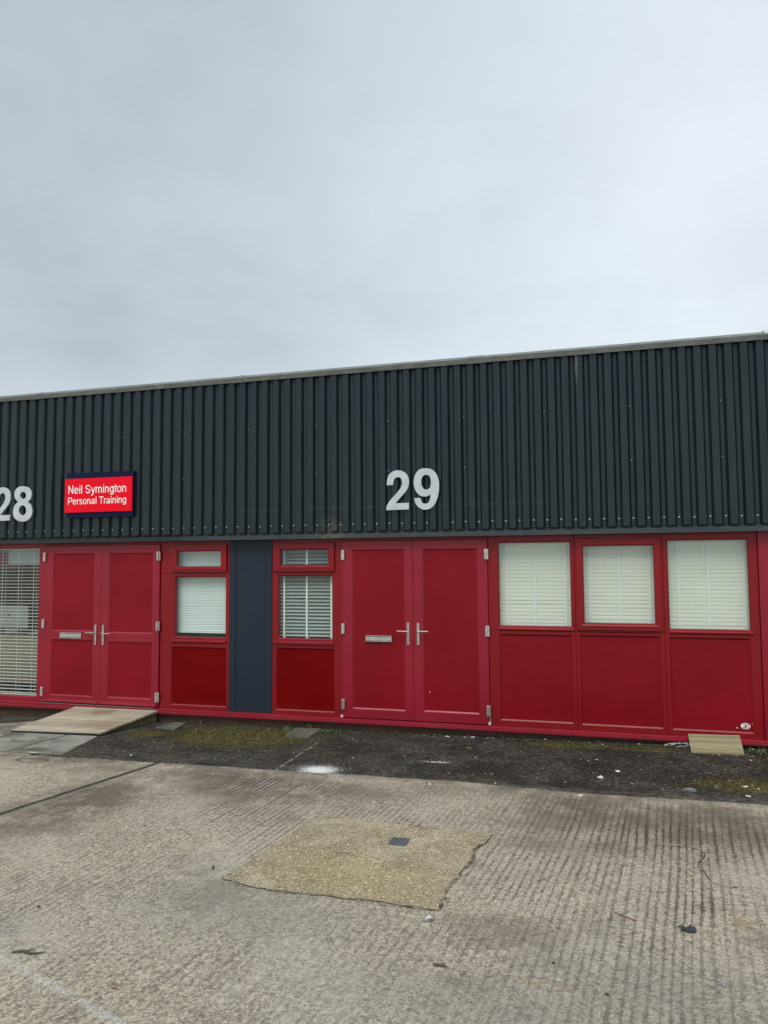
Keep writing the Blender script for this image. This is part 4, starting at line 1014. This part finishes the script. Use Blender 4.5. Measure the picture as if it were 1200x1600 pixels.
# ------------------------------------------------------------------ covers in the ground
def cover(name, pts, h, m, label, cat, ribs=False, group=None):
    cx = sum(p[0] for p in pts)/4; cy = sum(p[1] for p in pts)/4; L = Vector((cx, cy, G(cx)))
    b = MB(); q = []
    for i in range(4):
        a, d_ = Vector(pts[i]), Vector(pts[(i+1) % 4])
        for k in range(6):
            p = a.lerp(d_, k/6); q.append((p.x+.004*mnoise.noise(Vector((p.x*30, p.y*30, 2))), p.y+.004*mnoise.noise(Vector((p.x*30, p.y*30, 9)))))
    n_ = len(q)
    top = [b.b.verts.new((x, y, G(x)+h)) for x, y in [(cx+(x-cx)*.97, cy+(y-cy)*.97) for x, y in q]]; lo = [b.b.verts.new((x, y, G(x)+.002)) for x, y in q]
    b.b.faces.new(top)
    for i in range(n_): b.b.faces.new((top[i], top[(i+1) % n_], lo[(i+1) % n_], lo[i]))
    o = b.build(name, m, loc=L); tag(o, label, cat, group)
    return o
cover('drain_cover', [(-5.035, -.36), (-4.965, -.06), (-4.795, -.06), (-4.745, -.40)], .020, M_cover, 'small pale stone drain cover by the wall right of the ramp', 'cover')
cover('drain_cover', [(-3.355, -.46), (-3.375, -.10), (-3.060, -.09), (-3.050, -.48)], .028, M_cover, 'larger weed-edged stone drain cover by the wall under the narrow window with half open blinds', 'cover')
wc = cover('water_cover', [(-1.402, -3.236), (-1.400, -3.104), (-1.276, -3.108), (-1.274, -3.240)], .013, M_castiron, 'small blue grey metal water cover set in the sandy concrete patch', 'cover')
b = MB()
for k in range(7):
    for j in range(7): b.box(-1.390+k*.0165, -1.380+k*.0165, -3.228+j*.0175, -3.217+j*.0175, G(-1.34)+.0128, G(-1.34)+.0155, .001)
o = b.build('raised_tread', M_castiron, loc=wc.location); o.parent = wc; o.location = (0, 0, 0)

# ------------------------------------------------------------------ weeds
def weed(x, y, n, h, spread, label, name='weed'):
    z = G(x)+.006; b = MB()
    for i in range(n):
        a = random.uniform(0, 6.283); r_ = random.uniform(0, spread); bx, by = x+r_*math.cos(a), y+r_*math.sin(a)*.5
        hh = h*random.uniform(.4, 1); ld = random.uniform(0, 6.283); lean = random.uniform(.1, .8)*hh; w = random.uniform(.004, .010)
        pts = []
        for k in range(5):
            t = k/4; pts.append(Vector((bx+math.cos(ld)*lean*t*t, by+math.sin(ld)*lean*t*t, z+hh*t*(1-.35*lean/hh*t))))
        s = Vector((-math.sin(ld), math.cos(ld), 0))
        wd = [w*q for q in (.5, 1, 1.1, .8, .05)]
        for k in range(4): b.poly([pts[k]-s*wd[k], pts[k]+s*wd[k], pts[k+1]+s*wd[k+1], pts[k+1]-s*wd[k+1]])
    o = b.build(name, M_grass, loc=(x, y, z)); tag(o, label, 'weed', 'weeds growing along the wall')
weed(-3.43, -.22, 26, .07, .07, 'small leafy weed at the left corner of the larger drain cover')
weed(-3.23, -.05, 16, .11, .05, 'upright grassy tuft between the larger drain cover and the wall')
weed(-2.93, -.20, 46, .045, .14, 'low spreading weed right of the larger drain cover')
weed(1.42, -.25, 60, .07, .13, 'leafy weed clump right of the small wooden step')
weed(1.62, -.60, 60, .06, .16, 'low weed patch at the right edge of the tarmac')
weed(-4.62, -.03, 12, .045, .06, 'tiny weed at the foot of the wall right of the small drain cover')

# ------------------------------------------------------------------ debris
def chip(b, x, y, s, zo=.006, fl=.5):
    z = G(x)+zo
    b.hull([(x+random.gauss(0, s*.55), y+random.gauss(0, s*.55), z+random.random()*s*fl) for _ in range(8)])
b = MB()
def scat(n, x0, x1, y0, y1, s0, s1, zo=.006, dens=None):
    k = 0
    while k < n:
        x, y = random.uniform(x0, x1), random.uniform(y0, y1)
        if dens and random.random() > dens(x, y): continue
        chip(b, x, y, random.uniform(s0, s1)*(.6 if random.random() < .7 else 1.1), zo); k += 1
scat(420, -5.1, 1.9, -1.65, -.03, .004, .011)
scat(110, -1.6, 1.7, -1.75, -.05, .005, .013)
scat(90, -2.3, 1.5, -.16, -.02, .005, .012)
scat(60, .9, 1.8, -.6, -.05, .005, .012)
scat(70, -1.8, -1.25, -1.22, -1.07, .003, .007)
scat(45, -2.75, -2.3, -1.66, -1.40, .003, .006)
scat(70, -1.1, 1.2, -2.1, -1.75, .004, .008, .002)
scat(150, -3.2, 1.2, -5.0, -1.9, .003, .007, .002)
scat(40, -5.5, -2.8, -3.2, -1.8, .003, .006, .002)
tag(b.build('stone_chips', M_chip), 'scattered tiny pale stone chips over tarmac and concrete', 'chips', kind='stuff')
b = MB()
for i in range(110):
    t = random.random(); side = random.random()
    if side < .5: x, y = -.80-.09*t+random.gauss(0, .02), -2.95-1.1*t
    elif side < .75: x, y = -2.22+.17*t+random.gauss(0, .02), -3.95+1.1*t
    else: x, y = -2.2+1.3*t, -4.02-.04*t+random.gauss(0, .018)
    chip(b, x, y, random.uniform(.004, .010), .004)
tag(b.build('crumbled_grit', M_gap), 'crumbled grit along the broken edges of the concrete patch', 'grit', kind='stuff')

def lump(name, x, y, sx, sy, sz, m, label, cat, zo=.003, n=7, seed=0, group=None, ang=0):
    rnd = random.Random(seed+int(abs(x*1000))); b = MB(); sx *= .85; sy *= .85; z = G(x)+zo; P = []
    for _ in range(n):
        a = rnd.uniform(0, 6.283); e = rnd.uniform(0, 1.3)
        px_, py_ = math.cos(a)*math.cos(e)*sx, math.sin(a)*math.cos(e)*sy
        P.append((x+px_*math.cos(ang)-py_*math.sin(ang), y+px_*math.sin(ang)+py_*math.cos(ang), z+math.sin(e)*sz*rnd.uniform(.7, 1)))
        P.append((P[-1][0]+rnd.uniform(-.2, .2)*sx, P[-1][1]+rnd.uniform(-.2, .2)*sy, z))
    b.hull(P); o = b.build(name, m, loc=(x, y, z)); return tag(o, label, cat, group)
FRG = 'pale fragments lying on the tarmac'
lump('stone', .634, -1.60, .075, .03, .04, M_greystone, 'flat grey stone on the tarmac near its right front edge', 'stone', .006)
lump('fragment', -.050, -1.36, .032, .022, .022, M_white, 'pointed white fragment in the middle of the dark tarmac, left of a flatter one', 'fragment', .006, group=FRG)
lump('fragment', .090, -1.13, .036, .024, .014, M_white, 'flatter white fragment just beyond the pointed one', 'fragment', .006, group=FRG)
lump('fragment', -.200, -1.90, .030, .020, .015, M_white, 'white fragment on the concrete just outside the tarmac edge', 'fragment', .003, group=FRG)
lump('fragment', -1.422, -1.86, .020, .018, .028, M_white, 'round white lump at the tarmac edge below the plain red doors', 'fragment', .003, group=FRG)
lump('fragment', 1.070, -1.38, .040, .018, .012, M_white, 'long white fragment on green moss near the right edge', 'fragment', .006, group=FRG)
lump('fragment', 1.050, -1.64, .024, .018, .012, M_white, 'small white fragment in front of the long one near the right edge', 'fragment', .006, group=FRG)
lump('fragment', -1.35, -.10, .034, .018, .014, M_white, 'white fragment at the wall foot below the rightmost door hinge', 'fragment', .006, group=FRG)
lump('fragment', -1.62, -.12, .030, .014, .010, M_white, 'thin white fragment at the wall foot below the rightmost plain red door', 'fragment', .006, group=FRG)
lump('fragment', -4.55, -1.52, .02, .012, .008, M_white, 'tiny white fragment on tarmac near the end of the slab joint', 'fragment', .006, group=FRG)
lump('clod', -2.345, -3.84, .020, .016, .022, M_twig, 'small dark clod left of the sandy concrete patch', 'clod')
# crushed drinks-can-like metal scrap
o = lump('metal_scrap', -.902, -4.19, .042, .026, .030, M_steel, 'crumpled silver metal scrap at the near corner of the sandy patch', 'scrap', .003, 14)
# rag: crumpled sheet
def rag(x, y, s, m, label):
    b = MB(); n = 16; z = G(x)+.004; V = {}
    for i in range(n+1):
        for j in range(n+1):
            u_, v_ = i/n*2-1, j/n*2-1
            rr = 1+.35*mnoise.noise(Vector((u_*2, v_*2, 1.3)))
            h_ = max(0, .35+.9*mnoise.noise(Vector((u_*2.3, v_*2.3, 4)))+.5*mnoise.noise(Vector((u_*6, v_*6, 8))))*.030*max(0, 1-.7*(u_*u_+v_*v_)/2)
            V[i, j] = b.b.verts.new((x+u_*s*rr, y+v_*s*.62*rr, z+h_))
    for i in range(n):
        for j in range(n):
            c_ = ((i+.5)/n*2-1)**2+((j+.5)/n*2-1)**2
            if c_+.45*mnoise.noise(Vector((i*.45, j*.45, 2))) < .95: b.b.faces.new((V[i, j], V[i+1, j], V[i+1, j+1], V[i, j+1]))
    for v_ in [v_ for v_ in b.b.verts if not v_.link_faces]: b.b.verts.remove(v_)
    return tag(b.build('rag', m, loc=(x, y, z)), label, 'rag')
rag(.375, -3.985, .042, M_bluerag, 'crumpled blue grey rag lying on the grooved concrete at the lower right')
lump('dirt_clump', -.757, -4.60, .045, .022, .008, M_twig, 'flat dark dirt clump on the concrete below the sandy patch', 'dirt')
lump('dirt_clump', -3.03, -4.545, .045, .016, .008, M_twig, 'flat dark dirt clump on the concrete at the lower left', 'dirt')
lump('wood_scrap', -2.115, -5.135, .034, .012, .006, M_rustbit, 'thin red brown scrap on the concrete near the faded white line', 'scrap', ang=.1)
lump('pebble', -.256, -4.462, .010, .010, .012, M_twig, 'small dark pebble left of the yellow stain at the bottom', 'pebble')
lump('pebble', -.02, -4.66, .014, .010, .012, M_twig, 'small dark pebble right of the yellow stain at the bottom', 'pebble')
lump('pebble', .46, -4.46, .022, .022, .014, M_greystone, 'round grey pebble in a groove near the bottom right', 'pebble')
b = MB(); b.tube([(-2.80, -4.99, G(-2.8)+.006), (-2.75, -4.972, G(-2.75)+.010), (-2.70, -4.98, G(-2.7)+.007), (-2.64, -4.955, G(-2.64)+.006)], [.004, .006, .006, .002], 6); b.tube([(-2.74, -4.975, G(-2.74)+.009), (-2.71, -4.94, G(-2.71)+.012)], [.004, .002], 6)
tag(b.build('twig', M_twig), 'short dark twig on the concrete at the lower left', 'twig')
b = MB(); b.tube([(.02, -3.87, G(0)+.006), (.07, -3.91, G(0)+.009), (.13, -3.94, G(0)+.005)], [.002, .003, .002], 6)
tag(b.build('twig', M_rustbit), 'thin brown twig on the concrete left of the blue grey rag', 'twig')
b = MB()
for i in range(12):
    x, y = .70+random.gauss(0, .05), -.085+random.gauss(0, .025); a = random.uniform(-.6, .6); L_ = random.uniform(.02, .06)
    b.box(-L_, L_, -.004, .004, 0, .003, 0, Matrix.Translation((x, y, G(x)+.008+random.random()*.03)) @ Matrix.Rotation(a, 4, 'Z') @ Matrix.Rotation(random.uniform(-.3, .3), 4, 'Y'))
tag(b.build('litter_pile', M_white), 'small pile of pale paper litter against the wall left of the small step', 'litter')
b = MB(); b.hull([(-5.62+random.uniform(-.07, .07), -1.66+random.uniform(-.015, .015), G(-5.6)+.010+random.random()*.008) for _ in range(14)])
tag(b.build('paper_scrap', M_white), 'small white paper scrap between the paving slabs in front of the ramp', 'paper')
# yellow-green leaf
b = MB()
lz = G(-1.31)+.010; ax = [(-1.35, -.60), (-1.325, -.585), (-1.295, -.59), (-1.27, -.61)]
for k in range(3):
    w0, w1 = (.0, .012, .010, .0)[k], (.0, .012, .010, .0)[k+1]
    (xa, ya), (xb, yb) = ax[k], ax[k+1]; za, zb = lz+.006*math.sin(k*1.05), lz+.006*math.sin((k+1)*1.05)
    b.poly([(xa, ya-w0, za), (xb, yb-w1, zb), (xb, yb+w1, zb), (xa, ya+w0, za)] if w0 or w1 else [])
M_leaf = mat('yellow_green_leaf', col=(.30, .34, .05), rough=.5)
tag(b.build('fallen_leaf', M_leaf), 'curled yellow green leaf on the tarmac below the right door of unit 29', 'leaf')
# cable
WP = [(.290, -2.846), (.395, -2.833), (.493, -2.826), (.563, -2.865), (.580, -2.947), (.540, -3.05), (.517, -3.144), (.540, -3.23), (.556, -3.313), (.575, -3.375), (.625, -3.41), (.703, -3.428)]
b = MB(); pts = []
for i in range(len(WP)-1):
    p0, p1, p2, p3 = (Vector(WP[max(0, min(len(WP)-1, i+k-1))]) for k in range(4))
    for j in range(5):
        t = j/5; q = .5*((2*p1)+(-p0+p2)*t+(2*p0-5*p1+4*p2-p3)*t*t+(-p0+3*p1-3*p2+p3)*t*t*t)
        pts.append((q.x, q.y, G(q.x)+.008+.004*math.sin(i*1.3+j*.26)))
b.tube(pts, .0028, 6); tag(b.build('cable', M_wire, smooth=True), 'thin dark cable snaking over the grooved concrete at the right', 'cable')

# ------------------------------------------------------------------ camera
f_px, yaw, pitch, roll = 1165.0, .28148694, .06736424, -.00760063
cy_, sy_ = math.cos(yaw), math.sin(yaw); cp, sp_ = math.cos(pitch), math.sin(pitch)
fw = Vector((-sy_*cp, cy_*cp, sp_)); rt = Vector((cy_, sy_, 0)); up = rt.cross(fw)
r2 = math.cos(roll)*rt + math.sin(roll)*up; u2 = -math.sin(roll)*rt + math.cos(roll)*up
cam = bpy.data.cameras.new('camera'); co = bpy.data.objects.new('camera', cam); C.objects.link(co)
mw = Matrix((( r2.x, u2.x, -fw.x, 0), (r2.y, u2.y, -fw.y, -8.1), (r2.z, u2.z, -fw.z, 1.728), (0, 0, 0, 1)))
co.matrix_world = mw
cam.sensor_fit = 'VERTICAL'; cam.sensor_height = 32; cam.lens = 32*f_px/1600; cam.clip_start = .05; cam.clip_end = 2000
bpy.context.scene.camera = co

# ------------------------------------------------------------------ sky and light
w = bpy.data.worlds.new('World'); bpy.context.scene.world = w; w.use_nodes = True
g = NG(w.node_tree); bg = g.n['Background']
SUN_EL, SUN_AZ = R(56), R(-6)        # azimuth measured from -y (behind the camera) towards +x
sky = g.new('ShaderNodeTexSky'); sky.sky_type = 'NISHITA'; sky.sun_disc = False; sky.sun_elevation = SUN_EL
sdir = Vector((math.sin(SUN_AZ)*math.cos(SUN_EL), -math.cos(SUN_AZ)*math.cos(SUN_EL), math.sin(SUN_EL)))
sky.sun_rotation = math.atan2(sdir.x, sdir.y)
d = g.new('ShaderNodeTexCoord').outputs['Generated']; dx, dy, dz = g.sep(d)
k = g.m('DIVIDE', 1.0, g.m('MAXIMUM', g.add(dz, .22), .05))
pv = g.com(g.mul(dx, k), g.mul(dy, k), 0)
n1 = g.noise(pv, .95, 5, .5, .35); n2 = g.noise(g.map(pv, loc=(5, 2, 0)), 2.6, 5, .55, .3); n3 = g.noise(g.map(pv, loc=(1, 7, 0)), .8, 3)
def pixdir(u, v): return (fw*f_px + r2*(u-600) - u2*(v-800)).normalized()
def lobe(u, v, p_):
    q = pixdir(u, v)
    dt = g.new('ShaderNodeVectorMath', operation='DOT_PRODUCT'); g.set(dt.inputs[0], d); dt.inputs[1].default_value = q
    return g.m('POWER', g.m('MAXIMUM', dt.outputs['Value'], 0.0), p_)
val = g.add(4.95, g.add(g.mul(g.sub(n1, .5), 3.0), g.mul(g.sub(n2, .5), 1.5)))
val = g.add(val, g.mul(lobe(1250, 250, 9.0), 2.1))
val = g.add(val, g.mul(lobe(560, 240, 40.0), .55))
val = g.sub(val, g.mul(lobe(100, 20, 10.0), .35))
val = g.add(val, g.rng(dz, .40, .10, 0, .85))
val = g.add(val, g.mul(g.rng(dz, .62, .95), 8.0))        # an overcast sky is brightest overhead
tint = g.mix(g.rng(n3, .35, .65), (.828, .970, 1.048), (.872, .968, 1.066))
tint = g.mix(lobe(1250, 250, 10.0), tint, (.915, .985, 1.05))
cl = g.new('ShaderNodeVectorMath', operation='SCALE'); g.set(cl.inputs[0], tint); g.set(cl.inputs['Scale'], val)
mx = g.mix(.93, sky.outputs[0], cl.outputs[0])
g.set(bg.inputs['Color'], mx); bg.inputs['Strength'].default_value = .1
sun = bpy.data.lights.new('sun', 'SUN'); sun.energy = 1.5; sun.angle = R(35); sun.color = (1, .955, .90)
so = bpy.data.objects.new('sun', sun); C.objects.link(so); so.rotation_euler = (-sdir).to_track_quat('-Z', 'Y').to_euler(); so.location = (0, -5, 10)

sc = bpy.context.scene
sc.view_settings.view_transform = 'Standard'; sc.view_settings.look = 'None'; sc.view_settings.exposure = .36; sc.view_settings.gamma = 1
sc.cycles.max_bounces = 8; sc.cycles.transparent_max_bounces = 12; sc.cycles.diffuse_bounces = 4
